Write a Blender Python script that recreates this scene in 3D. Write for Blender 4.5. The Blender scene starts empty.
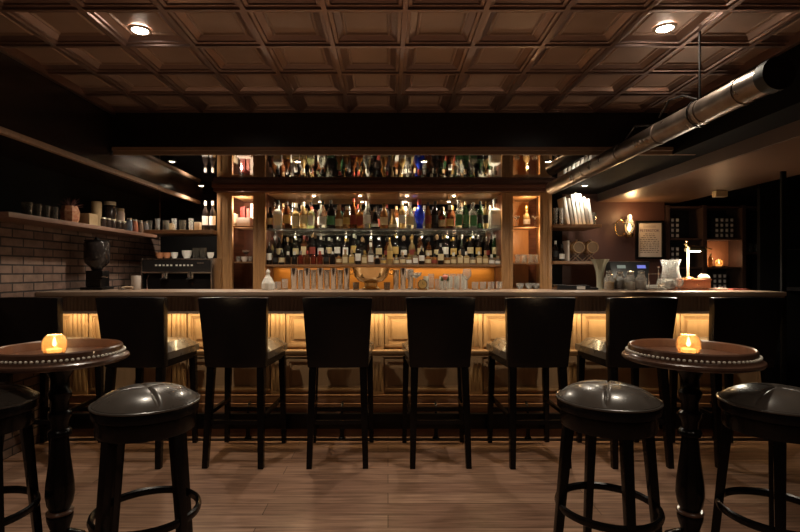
import bpy, math, random
from mathutils import Vector, Matrix
R = random.Random(7)
PI = math.pi
S = bpy.context.scene
COL = S.collection
F = 500.0
EYE = 1.22
def X(px, Y): return (px - 388) * Y / F
def Z(py, Y): return EYE - (py - 271) * Y / F

# ------------------------------------------------------------------ materials
MATS = {}
def mat(name, col=(.5,.5,.5), rough=.5, metal=0, spec=.5, trans=0, ior=1.45, coat=0, emit=None, es=0):
    if name in MATS: return MATS[name]
    m = bpy.data.materials.new(name); m.use_nodes = True
    b = m.node_tree.nodes['Principled BSDF']
    b.inputs['Base Color'].default_value = (*col, 1)
    b.inputs['Roughness'].default_value = rough
    b.inputs['Metallic'].default_value = metal
    b.inputs['Specular IOR Level'].default_value = spec
    b.inputs['Transmission Weight'].default_value = trans
    b.inputs['IOR'].default_value = ior
    b.inputs['Coat Weight'].default_value = coat
    if emit:
        b.inputs['Emission Color'].default_value = (*emit, 1); b.inputs['Emission Strength'].default_value = es
    MATS[name] = m
    return m
def nodes(m):
    nt = m.node_tree
    return nt, nt.nodes, nt.links, nt.nodes['Principled BSDF']
def noise_mat(name, c1, c2, scale=(1,1,1), nscale=8, rough=.5, bump=.0, detail=6, coat=0, spec=.5, metal=0, rvar=0, ior=1.45):
    if name in MATS: return MATS[name]
    m = mat(name, c1, rough, metal, spec, coat=coat, ior=ior)
    nt, N, L, b = nodes(m)
    tc = N.new('ShaderNodeTexCoord'); mp = N.new('ShaderNodeMapping'); mp.inputs['Scale'].default_value = scale
    nz = N.new('ShaderNodeTexNoise'); nz.inputs['Scale'].default_value = nscale; nz.inputs['Detail'].default_value = detail
    cr = N.new('ShaderNodeValToRGB'); cr.color_ramp.elements[0].position = .3; cr.color_ramp.elements[1].position = .7
    cr.color_ramp.elements[0].color = (*c1, 1); cr.color_ramp.elements[1].color = (*c2, 1)
    L.new(tc.outputs['Object'], mp.inputs['Vector']); L.new(mp.outputs['Vector'], nz.inputs['Vector'])
    L.new(nz.outputs['Fac'], cr.inputs['Fac']); L.new(cr.outputs['Color'], b.inputs['Base Color'])
    if bump:
        bp = N.new('ShaderNodeBump'); bp.inputs['Strength'].default_value = bump; bp.inputs['Distance'].default_value = .01
        L.new(nz.outputs['Fac'], bp.inputs['Height']); L.new(bp.outputs['Normal'], b.inputs['Normal'])
    if rvar:
        mr = N.new('ShaderNodeMapRange'); mr.inputs['To Min'].default_value = rough - rvar; mr.inputs['To Max'].default_value = rough + rvar
        L.new(nz.outputs['Fac'], mr.inputs['Value']); L.new(mr.outputs['Result'], b.inputs['Roughness'])
    return m

M_panel = noise_mat('oak panelling', (.33,.205,.105), (.40,.255,.135), (6,6,.8), 5, .42, .12)
M_panel2 = noise_mat('oak moulding', (.38,.24,.13), (.46,.30,.17), (1,6,6), 5, .36, .1)
M_frieze = noise_mat('fluted walnut', (.24,.165,.125), (.33,.235,.18), (8,8,.7), 6, .45, .1)
M_cab = noise_mat('golden oak cabinet', (.30,.155,.062), (.42,.225,.095), (9,9,.8), 6, .38, .1)
M_cabd = noise_mat('dark red mahogany', (.10,.038,.022), (.16,.062,.036), (1,8,8), 6, .3, .08)
M_shelf = noise_mat('shelf oak', (.20,.10,.045), (.30,.155,.07), (.8,8,8), 6, .4, .1)
M_amber = noise_mat('amber varnished back panel', (.50,.20,.035), (.62,.27,.05), (.5,.5,3), 4, .35, .05)
M_top = noise_mat('bar top wood', (.22,.15,.105), (.34,.24,.175), (.7,7,7), 5, .30, .06, rvar=.07)
M_blackwood = noise_mat('black painted wood', (.006,.0055,.006), (.011,.0095,.0095), (3,3,3), 6, .35, .05)
M_ebony = noise_mat('ebony stained wood', (.003,.0025,.0025), (.006,.0045,.004), (5,5,.8), 6, .24, .01, spec=.25)
M_lacq = mat('black lacquer ceiling', (.006,.005,.005), .045, 0, .9, ior=1.9)
M_beamtrim = noise_mat('beam trim wood', (.24,.15,.095), (.33,.21,.135), (.8,8,8), 5, .5, .1)
M_soff = noise_mat('brown lacquered soffit', (.012,.008,.007), (.020,.013,.010), (2,.4,2), 5, .22, .03)
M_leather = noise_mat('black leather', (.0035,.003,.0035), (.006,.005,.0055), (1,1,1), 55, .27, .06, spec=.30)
M_seat = noise_mat('highlight-toned black leather seat', (.052,.043,.037), (.074,.062,.053), (1,1,1), 9, .28, .015, rvar=.05, coat=.25)  # leather lightened so the colour carries the seat highlights
M_tabl = noise_mat('reddish mahogany table', (.075,.038,.026), (.115,.058,.038), (1,6,1), 6, .28, .06, coat=.3)
M_pearl = mat('ivory beading', (.80,.74,.64), .3)
M_steel = mat('brushed steel', (.62,.59,.55), .25, 1)
M_chrome = mat('polished tin', (.75,.73,.70), .12, 1)
M_brass = mat('aged brass', (.62,.42,.17), .24, 1)
M_blackm = mat('black metal', (.012,.011,.011), .3, .6)
M_duct = noise_mat('galvanised duct steel', (.13,.10,.082), (.23,.18,.15), (2,2,2), 6, .30, .05, metal=.9, rvar=.08)
M_flex = mat('black end cap', (.01,.01,.01), .6)
M_white = mat('white porcelain', (.80,.78,.73), .2)
M_cream = mat('cream paper', (.62,.53,.38), .7)
M_tan = noise_mat('tan cardboard', (.36,.25,.13), (.46,.33,.19), (1,1,1), 20, .8)
M_glass = mat('clear glass', (.95,.95,.92), .05, 0, .8, .88, 1.45)
M_tint = mat('smoky glass', (.45,.42,.36), .05, 0, .5, .9, 1.45)
M_grey = mat('grey grinder plastic', (.035,.028,.026), .16, 0, .5, .4)
M_wallred = noise_mat('oxblood wall paint', (.052,.021,.016), (.072,.029,.021), (1,1,1), 3, .55, .03)
M_walldark = noise_mat('near black wall paint', (.010,.008,.008), (.016,.012,.012), (1,1,1), 3, .6)
M_mirror = mat('mirror', (.62,.60,.56), .015, 1)
M_led = mat('led strip', (1,.8,.5), .5, emit=(1,.72,.36), es=9)
M_lamp = mat('downlight lens', (1,1,.95), .5, emit=(1,.90,.76), es=40)
M_lamps = mat('small downlight lens', (1,1,.95), .5, emit=(1,.84,.62), es=30)
M_wax = mat('glowing candle', (1,.8,.5), .5, emit=(1,.66,.30), es=1.2)
M_flame = mat('flame', (1,.8,.4), .5, emit=(1,.70,.34), es=30)
M_amberg = noise_mat('amber mercury glass', (.82,.57,.33), (.94,.74,.48), (1,1,1), 60, .12, .1)
MATS['amber mercury glass'].node_tree.nodes['Principled BSDF'].inputs['Transmission Weight'].default_value = .75

def floor_mat():
    m = mat('oak floorboards', (.2,.1,.06), .34)
    nt, N, L, b = nodes(m)
    tc = N.new('ShaderNodeTexCoord')
    br = N.new('ShaderNodeTexBrick'); br.inputs['Scale'].default_value = 1
    br.inputs['Brick Width'].default_value = 1.7; br.inputs['Row Height'].default_value = .125
    br.inputs['Mortar Size'].default_value = .0022; br.inputs['Mortar'].default_value = (.08,.045,.03,1)
    br.inputs['Color1'].default_value = (.27,.158,.112,1); br.inputs['Color2'].default_value = (.41,.26,.185,1)
    br.offset = .37; br.inputs['Bias'].default_value = 0
    mp = N.new('ShaderNodeMapping'); mp.inputs['Scale'].default_value = (1.1, 16, 1)
    nz = N.new('ShaderNodeTexNoise'); nz.inputs['Scale'].default_value = 3; nz.inputs['Detail'].default_value = 8; nz.inputs['Distortion'].default_value = .6
    nz2 = N.new('ShaderNodeTexNoise'); nz2.inputs['Scale'].default_value = 1.3; nz2.inputs['Detail'].default_value = 3
    cr = N.new('ShaderNodeValToRGB'); cr.color_ramp.elements[0].position = .32; cr.color_ramp.elements[0].color = (.55,.50,.47,1); cr.color_ramp.elements[1].position = .68; cr.color_ramp.elements[1].color = (1.15,1.12,1.08,1)
    mx = N.new('ShaderNodeMix'); mx.data_type = 'RGBA'; mx.blend_type = 'MULTIPLY'; mx.inputs[0].default_value = 1
    L.new(tc.outputs['Object'], br.inputs['Vector']); L.new(tc.outputs['Object'], mp.inputs['Vector']); L.new(mp.outputs['Vector'], nz.inputs['Vector']); L.new(tc.outputs['Object'], nz2.inputs['Vector'])
    L.new(nz.outputs['Fac'], cr.inputs['Fac']); L.new(br.outputs['Color'], mx.inputs[6]); L.new(cr.outputs['Color'], mx.inputs[7])
    L.new(mx.outputs[2], b.inputs['Base Color'])
    mr = N.new('ShaderNodeMapRange'); mr.inputs['To Min'].default_value = .26; mr.inputs['To Max'].default_value = .5
    L.new(nz2.outputs['Fac'], mr.inputs['Value']); L.new(mr.outputs['Result'], b.inputs['Roughness'])
    bp = N.new('ShaderNodeBump'); bp.inputs['Strength'].default_value = .15; bp.inputs['Distance'].default_value = .004
    L.new(nz.outputs['Fac'], bp.inputs['Height']); L.new(bp.outputs['Normal'], b.inputs['Normal'])
    return m
def brick_mat():
    m = mat('old brick', (.2,.1,.07), .8)
    nt, N, L, b = nodes(m)
    tc = N.new('ShaderNodeTexCoord'); sp = N.new('ShaderNodeSeparateXYZ'); cb = N.new('ShaderNodeCombineXYZ')
    L.new(tc.outputs['Object'], sp.inputs[0]); L.new(sp.outputs['Y'], cb.inputs['X']); L.new(sp.outputs['Z'], cb.inputs['Y'])
    br = N.new('ShaderNodeTexBrick'); br.inputs['Scale'].default_value = 1
    br.inputs['Brick Width'].default_value = .20; br.inputs['Row Height'].default_value = .060
    br.inputs['Mortar Size'].default_value = .006; br.inputs['Mortar Smooth'].default_value = .3; br.inputs['Mortar'].default_value = (.03,.022,.02,1)
    br.inputs['Color1'].default_value = (.12,.068,.052,1); br.inputs['Color2'].default_value = (.22,.145,.11,1)
    L.new(cb.outputs[0], br.inputs['Vector'])
    nz = N.new('ShaderNodeTexNoise'); nz.inputs['Scale'].default_value = 14; nz.inputs['Detail'].default_value = 6
    L.new(tc.outputs['Object'], nz.inputs['Vector'])
    mx = N.new('ShaderNodeMix'); mx.data_type = 'RGBA'; mx.blend_type = 'OVERLAY'; mx.inputs[0].default_value = .6
    L.new(br.outputs['Color'], mx.inputs[6]); L.new(nz.outputs['Fac'], mx.inputs[7]); L.new(mx.outputs[2], b.inputs['Base Color'])
    ad = N.new('ShaderNodeMath'); ad.operation = 'MULTIPLY_ADD'; ad.inputs[1].default_value = -1.0
    L.new(br.outputs['Fac'], ad.inputs[0]); L.new(nz.outputs['Fac'], ad.inputs[2])
    bp = N.new('ShaderNodeBump'); bp.inputs['Strength'].default_value = .8; bp.inputs['Distance'].default_value = .008
    L.new(ad.outputs[0], bp.inputs['Height']); L.new(bp.outputs['Normal'], b.inputs['Normal'])
    return m
M_floor = floor_mat(); M_brick = brick_mat()
M_tin = noise_mat('copper brown pressed tin', (.30,.198,.150), (.38,.255,.195), (1,1,1), 4, .42, .0, metal=.35)
M_rib = noise_mat('shade-toned ceiling ribs', (.25,.165,.14), (.32,.215,.18), (1,1,1), 4, .36, .0, metal=.85)  # ribs darker than the panels, their shade put into the colour

# ------------------------------------------------------------------ mesh builder
class MB:
    def __init__(s): s.v = []; s.f = []; s.sm = []
    def add(s, vs, fs, smooth=False):
        o = len(s.v); s.v += [tuple(v) for v in vs]
        for f in fs: s.f.append(tuple(i + o for i in f)); s.sm.append(smooth)
        return s
    def box(s, x0, x1, y0, y1, z0, z1):
        if x0 > x1: x0, x1 = x1, x0
        if y0 > y1: y0, y1 = y1, y0
        if z0 > z1: z0, z1 = z1, z0
        vs = [(x0,y0,z0),(x1,y0,z0),(x1,y1,z0),(x0,y1,z0),(x0,y0,z1),(x1,y0,z1),(x1,y1,z1),(x0,y1,z1)]
        return s.add(vs, [(0,3,2,1),(4,5,6,7),(0,1,5,4),(1,2,6,5),(2,3,7,6),(3,0,4,7)])
    def hexa(s, bot, top):      # two quads, counter-clockwise seen from above
        return s.add(list(bot) + list(top), [(0,3,2,1),(4,5,6,7),(0,1,5,4),(1,2,6,5),(2,3,7,6),(3,0,4,7)])
    def lathe(s, prof, n=24, c=(0,0,0), rot=0, sx=1, sy=1, smooth=True, cap=True):
        vs = []; fs = []
        for r, z in prof:
            for k in range(n):
                a = rot + 2*PI*k/n
                vs.append((c[0] + r*math.cos(a)*sx, c[1] + r*math.sin(a)*sy, c[2] + z))
        m = len(prof)
        for i in range(m-1):
            for k in range(n):
                k2 = (k+1) % n
                fs.append((i*n+k, i*n+k2, (i+1)*n+k2, (i+1)*n+k))
        if cap and prof[0][0] > 1e-5: fs.append(tuple(range(n-1, -1, -1)))
        if cap and prof[-1][0] > 1e-5: fs.append(tuple((m-1)*n + k for k in range(n)))
        return s.add(vs, fs, smooth)
    def tube(s, pts, r, n=10, closed=False, ry=None, smooth=True):
        pts = [Vector(p) for p in pts]; m = len(pts); vs = []; fs = []
        rs = r if isinstance(r, (list, tuple)) else [r]*m
        for i, p in enumerate(pts):
            a = pts[(i-1) % m] if (closed or i > 0) else p
            b = pts[(i+1) % m] if (closed or i < m-1) else p
            t = (b - a).normalized()
            up = Vector((0,0,1)) if abs(t.z) < .95 else Vector((0,1,0))
            u = t.cross(up).normalized(); w = u.cross(t).normalized()
            for k in range(n):
                an = 2*PI*k/n
                vs.append(p + u*math.cos(an)*rs[i] + w*math.sin(an)*(ry if ry else rs[i]))
        rng = m if closed else m-1
        for i in range(rng):
            j = (i+1) % m
            for k in range(n):
                k2 = (k+1) % n
                fs.append((i*n+k, i*n+k2, j*n+k2, j*n+k))
        if not closed: fs.append(tuple(range(n-1,-1,-1))); fs.append(tuple((m-1)*n+k for k in range(n)))
        return s.add(vs, fs, smooth)
    def bar(s, p, q, w, d, w2=None, d2=None):       # square section from p to q
        p = Vector(p); q = Vector(q); w2 = w2 or w; d2 = d2 or d
        def quad(c, w, d): return [(c.x-w/2,c.y-d/2,c.z),(c.x+w/2,c.y-d/2,c.z),(c.x+w/2,c.y+d/2,c.z),(c.x-w/2,c.y+d/2,c.z)]
        return s.hexa(quad(p,w,d), quad(q,w2,d2)) if q.z > p.z else s.hexa(quad(q,w2,d2), quad(p,w,d))
    def prism(s, poly, y0, y1):     # polygon in XZ extruded along Y
        n = len(poly); vs = [(x,y0,z) for x,z in poly] + [(x,y1,z) for x,z in poly]
        fs = [tuple(range(n)), tuple(range(2*n-1, n-1, -1))] + [(i, i+n, (i+1)%n+n, (i+1)%n) for i in range(n)]
        return s.add(vs, fs)
    def mesh(s, name, m, bevel=0):
        me = bpy.data.meshes.new(name); me.from_pydata(s.v, [], s.f); me.materials.append(m)
        import bmesh
        bm = bmesh.new(); bm.from_mesh(me); bmesh.ops.recalc_face_normals(bm, faces=bm.faces)
        if bevel: bmesh.ops.bevel(bm, geom=[e for e in bm.edges if len(e.link_faces) == 2 and e.calc_face_angle(0) > .6], offset=bevel, segments=2, profile=.7, affect='EDGES')
        bm.to_mesh(me); bm.free()
        if any(s.sm) or bevel:
            me.polygons.foreach_set('use_smooth', [True]*len(me.polygons)); me.set_sharp_from_angle(angle=math.radians(38))
        return me
def link(name, me, parent=None, loc=(0,0,0), rz=0):
    o = bpy.data.objects.new(name, me); COL.objects.link(o); o.location = loc; o.rotation_euler = (0,0,rz)
    if parent: o.parent = parent
    return o
def part(name, mb, m, parent, bevel=0, label=None):
    o = link(name, mb.mesh(name, m, bevel), parent)
    if label: o['label'] = label
    return o
def tag(o, label, cat, group=None, kind=None):
    o['label'] = label; o['category'] = cat
    if group: o['group'] = group
    if kind: o['kind'] = kind
    return o
def thing(name, label, cat, loc=(0,0,0), rz=0, group=None):
    o = link(name, None, None, loc, rz); return tag(o, label, cat, group)
def one(name, mb, m, label, cat, loc=(0,0,0), rz=0, group=None, bevel=0):
    return tag(link(name, mb.mesh(name, m, bevel), None, loc, rz), label, cat, group)
def struct(name, mb, m, bevel=0, label=None):
    o = link(name, mb.mesh(name, m, bevel)); o['kind'] = 'structure'
    o['label'] = label or name.replace('_', ' '); return o
def dup(root, loc, rz=None, label=None, group=None):
    r = root.copy(); COL.objects.link(r); r.location = loc
    if rz is not None: r.rotation_euler = (0,0,rz)
    if label: r['label'] = label
    if group: r['group'] = group
    for ch in list(root.children):
        c = ch.copy(); COL.objects.link(c); c.parent = r
        for g in list(ch.children):
            d = g.copy(); COL.objects.link(d); d.parent = c
    return r
ORD = ['first','second','third','fourth','fifth','sixth','seventh','eighth','ninth','tenth','eleventh','twelfth','thirteenth','fourteenth','fifteenth','sixteenth','seventeenth','eighteenth','nineteenth','twentieth']
def ordn(i): return ORD[i] if i < 20 else {0:'%dth',1:'%dst',2:'%dnd',3:'%drd'}.get((i+1)%10 if (i+1)%10 < 4 else 0) % (i+1)
def light(kind, name, loc, power, col, size=.1, sy=None, rot=(0,0,0), spot=None, blend=.5):
    l = bpy.data.lights.new(name, kind); l.energy = power; l.color = col
    if kind == 'AREA':
        l.size = size
        if sy: l.shape = 'RECTANGLE'; l.size_y = sy
    else: l.shadow_soft_size = size
    if kind == 'SPOT': l.spot_size = spot; l.spot_blend = blend
    o = bpy.data.objects.new(name, l); COL.objects.link(o); o.location = loc; o.rotation_euler = rot
    o['kind'] = 'helper'
    return o

# ------------------------------------------------------------------ camera, world
cam = bpy.data.cameras.new('camera'); co = bpy.data.objects.new('camera', cam); COL.objects.link(co)
co.location = (0,0,EYE); co.rotation_euler = (PI/2,0,0); cam.lens = 22.5; cam.sensor_width = 36
cam.shift_x = 12/800; cam.shift_y = 5/800; cam.clip_start = .05
S.camera = co
w = bpy.data.worlds.new('world'); S.world = w; w.use_nodes = True
w.node_tree.nodes['Background'].inputs[0].default_value = (1,.8,.65,1)
w.node_tree.nodes['Background'].inputs[1].default_value = .006
S.view_settings.view_transform = 'Standard'; S.view_settings.look = 'None'; S.view_settings.gamma = 1
S.view_settings.use_curve_mapping = False; S.view_settings.exposure = 0

M_matte = mat('matte black soffit shade', (.004,.0035,.0035), .8, 0, .1)
# ------------------------------------------------------------------ room shell
CZ = 2.364      # pressed tin ceiling
LZ = 2.06       # lacquered ceiling over the bar
struct('floor', MB().box(-2.9,5.2,-2.2,6.0,-.05,0), M_floor, label='worn brown oak floorboards')
struct('wall_left', MB().box(-2.6,-2.48,-2.2,5.6,0,2.45), M_brick, label='old brown brick wall on the left')
struct('wall_back', MB().box(-2.6,1.9,5.45,5.6,0,2.45), M_matte, label='black wall behind the back bar')
struct('wall_right', MB().box(1.9,X(664.5,5.45),5.45,5.85,0,2.45), M_wallred, label='dark red wall behind the right end of the bar')
struct('wall_alcove', MB().box(X(664.5,5.45),5.0,5.72,5.85,0,2.45), M_walldark, label='dark wall behind the cabinet')
struct('wall_side', MB().box(5.0,5.12,-2.2,5.85,0,2.45), M_walldark, label='near black side wall')
def tin_ceiling():
    mb = MB(); T = .355
    prof = [(.0,0.0),(.011,0.0),(.014,.009),(.030,.011),(.033,.018),(.062,.034),(.068,.028),(.074,.028),(.078,.034),(.082,.036),(.1775,.036)]
    def ring(cx, cy, d, h):
        a = T/2 - d
        return [(cx-a,cy-a,CZ+h),(cx+a,cy-a,CZ+h),(cx+a,cy+a,CZ+h),(cx-a,cy+a,CZ+h)]
    y = 3.62 - T
    for j in range(16):
        for i in range(-6, 7):
            cx = .075 + T*(i - .5); cy = y + T/2 - T*j
            vs = []; fs = []
            for d, h in prof[:-1]: vs += ring(cx, cy, d, h)
            for k in range(len(prof)-2):
                for q in range(4):
                    fs.append((k*4+q, k*4+(q+1)%4, k*4+4+(q+1)%4, k*4+4+q))
            b = (len(prof)-2)*4; fs.append((b,b+1,b+2,b+3))
            mb.add(vs, fs)
    return mb
o = struct('ceiling', tin_ceiling(), M_tin, label='coffered pressed tin ceiling in brown')
o.data.materials.append(M_rib)
nfc = 37
for i_, p_ in enumerate(o.data.polygons): p_.material_index = 1 if (i_ % nfc) < 20 else 0
struct('ceiling_slab', MB().box(-2.6,5.12,-2.2,3.74,CZ+.05,CZ+.14), M_walldark, label='dark slab above the tin panels')
struct('ceiling_over_bar', MB().box(-2.48,1.74,3.62,5.45,LZ,LZ+.05), M_lacq, label='mirror-black lacquered ceiling over the bar')
struct('ceiling_strip', MB().box(1.74,2.3,3.62,5.45,LZ,LZ+.05), M_matte, label='matte black ceiling strip beside the low ceiling')
struct('ceiling_beam', MB().box(-2.0,2.25,3.62,3.74,2.112,CZ+.05), M_blackwood, label='black beam across the room above the bar')
struct('trim_1', MB().box(-1.985,2.22,3.605,3.62,LZ-.002,2.112).box(-1.985,2.22,3.59,3.605,2.085,2.112), M_beamtrim, .004, 'brown wooden strip under the black beam')
struct('trim_4', MB().box(-2.0,-1.972,-2.2,3.62,CZ-.014,CZ+.04), M_rib, .004, 'pressed metal edge strip on the left of the ceiling')
struct('trim_5', MB().box(2.022,2.05,-2.2,3.62,CZ-.014,CZ+.04), M_rib, .004, 'pressed metal edge strip on the right of the ceiling')
# left dropped soffit with a moulded lower edge
struct('soffit_left', MB().box(-2.48,-2.0,-2.2,3.62,1.955,CZ+.05).box(-2.48,-2.0,3.62,5.40,1.955,LZ), M_soff, label='dropped brown-black soffit along the left wall')
struct('trim_2', MB().box(-2.02,-1.985,-2.2,5.3,1.93,1.955).box(-2.02,-1.992,-2.2,5.3,1.955,1.965), M_beamtrim, .004, 'wooden edge moulding of the left soffit')
# right side: black box, then a lower brown ceiling
struct('soffit_right', MB().box(2.05,2.3,-2.2,3.62,LZ,CZ+.05), M_matte, label='black dropped soffit on the right')
struct('ceiling_right', MB().box(2.3,3.2,-2.2,5.72,1.97,CZ+.05), noise_mat('tan brown ceiling paint',(.105,.058,.036),(.135,.075,.047),(1,1,1),3,.38), label='low tan-brown ceiling over the right end')
struct('trim_3', MB().box(2.285,2.3,-2.2,5.45,1.972,LZ+.01), noise_mat('brown grey fascia paint',(.11,.08,.068),(.14,.10,.085),(1,1,1),3,.4), label='black side of the low ceiling')
struct('wall_shade_left', MB().box(-2.48,-2.47,-2.2,5.4,1.57,1.955), M_matte, label='black sheet as painted soffit shade above the long shelf')  # black sheet added over the brick as the soffit's shadow
struct('ceiling_alcove', MB().box(3.2,5.0,-2.2,5.72,2.15,2.3), M_walldark, label='dark ceiling of the right alcove')

# ------------------------------------------------------------------ ceiling downlights
def downlight(label, loc, r, lens, group, power, spot, col=(1,.86,.68), blend=.7, aim=(0,0), bulge=0):
    t = thing('ceiling_downlight', label, 'ceiling light', loc, 0, group)
    part('trim_ring', MB().lathe([(r*1.45,0),(r*1.45,-.004),(r*1.05,-.008),(r,-.004),(r,0)], 28, cap=False), M_blackm if r < .03 else mat('pale bronze ring',(.55,.42,.33),.4,.2), t)
    part('lens', MB().lathe([(0,-.006-bulge),(r*.6,-.006-bulge*.8),(r*.98,-.0045),(r*.98,-.001)], 24), lens, t)
    light('SPOT', 'downlight_beam', (loc[0],loc[1],loc[2]-.03), power, col, r, spot=spot, blend=blend, rot=(aim[0], aim[1], 0))
    return t
tile_up = .042
for (x, y, l) in ((-1.205,2.43,'round recessed downlight in the left of the tin ceiling'), (1.335,2.41,'round recessed downlight in the right of the tin ceiling')):
    downlight(l, (x,y,CZ+.030), .037, M_lamp, 'downlights in the tin ceiling', 50, math.radians(128), bulge=.010)
for x in (-1.2, 0.05, 1.3):
    for y in (.6, -1.2):
        light('SPOT', 'downlight_beam', (x,y,CZ-.01), 3 if y < 0 else 19, (1,.84,.66), .04, spot=math.radians(125), blend=.7)
for i, x in enumerate((-1.65,-.69,.275,1.225)):
    downlight('small downlight in the black ceiling over the bar top, %s from the left' % ORD[i], (x,3.82,LZ), .022, M_lamps, 'downlights over the bar top', 30, math.radians(150))
for x, l in ((-1.83,'small downlight over the left glass shelves'), (1.93,'small downlight over the leaning books')):
    downlight(l, (x,4.90,LZ), .024, M_lamps, 'downlights over the side shelves', 34, math.radians(150))

# ------------------------------------------------------------------ bar
BX0, BX1 = -2.475, 2.8
bar = thing('bar_counter', 'long oak panelled bar counter glowing under its fluted frieze', 'bar', (0,3.75,0))
part('carcass', MB().box(BX0,BX1,0,.30,.02,1.03), M_panel, bar)
fr = MB()
fr.box(BX0,BX1,-.13,-.105,.925,1.035)
n = int((BX1-BX0)/.026)
for i in range(n):
    x = BX0 + .013 + i*.026
    fr.lathe([(.009,.93),(.009,1.03)], 6, (x,-.13,0), smooth=True)
fr.box(BX0,BX1,-.15,-.10,.912,.93)
part('fluted_frieze', fr, M_frieze, bar)
part('frieze_soffit', MB().box(BX0,BX1,-.105,0,.925,.94), M_frieze, bar)
part('led_strip', MB().box(BX0,BX1,-.098,-.078,.915,.925), M_led, bar, label='glowing warm strip light')
DIV = [-2.29 + .735*k for k in range(8)]
DIV = [d for d in DIV if d < BX1]
for d in DIV:
    p = MB().box(d-.052,d+.052,-.03,0,.03,.925)
    for q in (-.03, 0, .03): p.box(d+q-.009,d+q+.009,-.038,-.03,.66,.90); p.box(d+q-.009,d+q+.009,-.038,-.03,.33,.55)
    part('pilaster', p, M_panel, bar, .003)
def frame(mb, x0, x1, z0, z1, w, y0, y1):
    mb.box(x0,x1,y0,y1,z0,z0+w); mb.box(x0,x1,y0,y1,z1-w,z1); mb.box(x0,x0+w,y0,y1,z0+w,z1-w); mb.box(x1-w,x1,y0,y1,z0+w,z1-w)
edges = [BX0-.06] + DIV + [BX1+.06]
for a, b in zip(edges[:-1], edges[1:]):
    x0, x1 = a+.062, b-.062
    if x1 - x0 < .1: continue
    p = MB(); frame(p, x0, x1, .655, .905, .022, -.022, 0); frame(p, x0+.022, x1-.022, .677, .883, .012, -.012, 0)
    p.box(x0+.055,x1-.055,-.010,0,.71,.85)
    part('upper_panel', p, M_panel, bar, .003)
    p = MB(); frame(p, x0, x1, .325, .565, .022, -.022, 0); frame(p, x0+.022, x1-.022, .347, .543, .012, -.012, 0)
    part('lower_panel', p, M_panel, bar, .003)
part('dado_moulding', MB().box(BX0,BX1,-.055,0,.618,.634).box(BX0,BX1,-.040,0,.600,.618).box(BX0,BX1,-.032,0,.580,.592), M_panel2, bar, .003)
part('skirting', MB().box(BX0,BX1,-.045,0,.287,.300).box(BX0,BX1,-.035,0,.24,.287).box(BX0,BX1,-.058,0,.228,.240).box(BX0,BX1,-.045,0,.17,.228).box(BX0,BX1,-.075,0,.155,.170).box(BX0,BX1,-.06,0,.0,.155), noise_mat('dark oak skirting',(.17,.085,.05),(.24,.125,.07),(1,6,6),5,.4,.1), bar, .003)
one('countertop', MB().box(BX0,BX1,-.06,.50,1.045,1.073).box(BX0,BX1,-.045,.50,1.035,1.045), M_top, 'long polished brown wooden bar top', 'bar top', (0,3.57,0), bevel=.006)
rail = thing('foot_rail', 'black foot rail running along the foot of the bar', 'foot rail', (0,3.64,0))
part('rail', MB().box(BX0,BX1-.05,-.02,.02,.075,.185), M_blackm, rail, .008)
for px in (60,154,248,342,436,528,622,716):
    x = X(px,3.64)
    part('rail_post', MB().lathe([(.026,0),(.026,.008),(.016,.018),(.014,.06),(.02,.08)], 14, (x,0,0)), M_blackm, rail)
    part('bracket', MB().tube([(x+.0,.01,.18),(x+.0,-.012,.215),(x+.0,.03,.245),(x+.0,.06,.25)], .009, 8), M_blackm, rail)
one('floor_threshold_strip', MB().box(BX0,2.9,-.012,.012,0,.006), M_blackm, 'thin black strip on the floor along the foot rail', 'floor strip', (0,3.60,0))
light('AREA', 'led_light', (.16,3.660,.912), 16, (1,.72,.36), 5.2, .02, rot=(math.radians(0),0,0))

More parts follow.
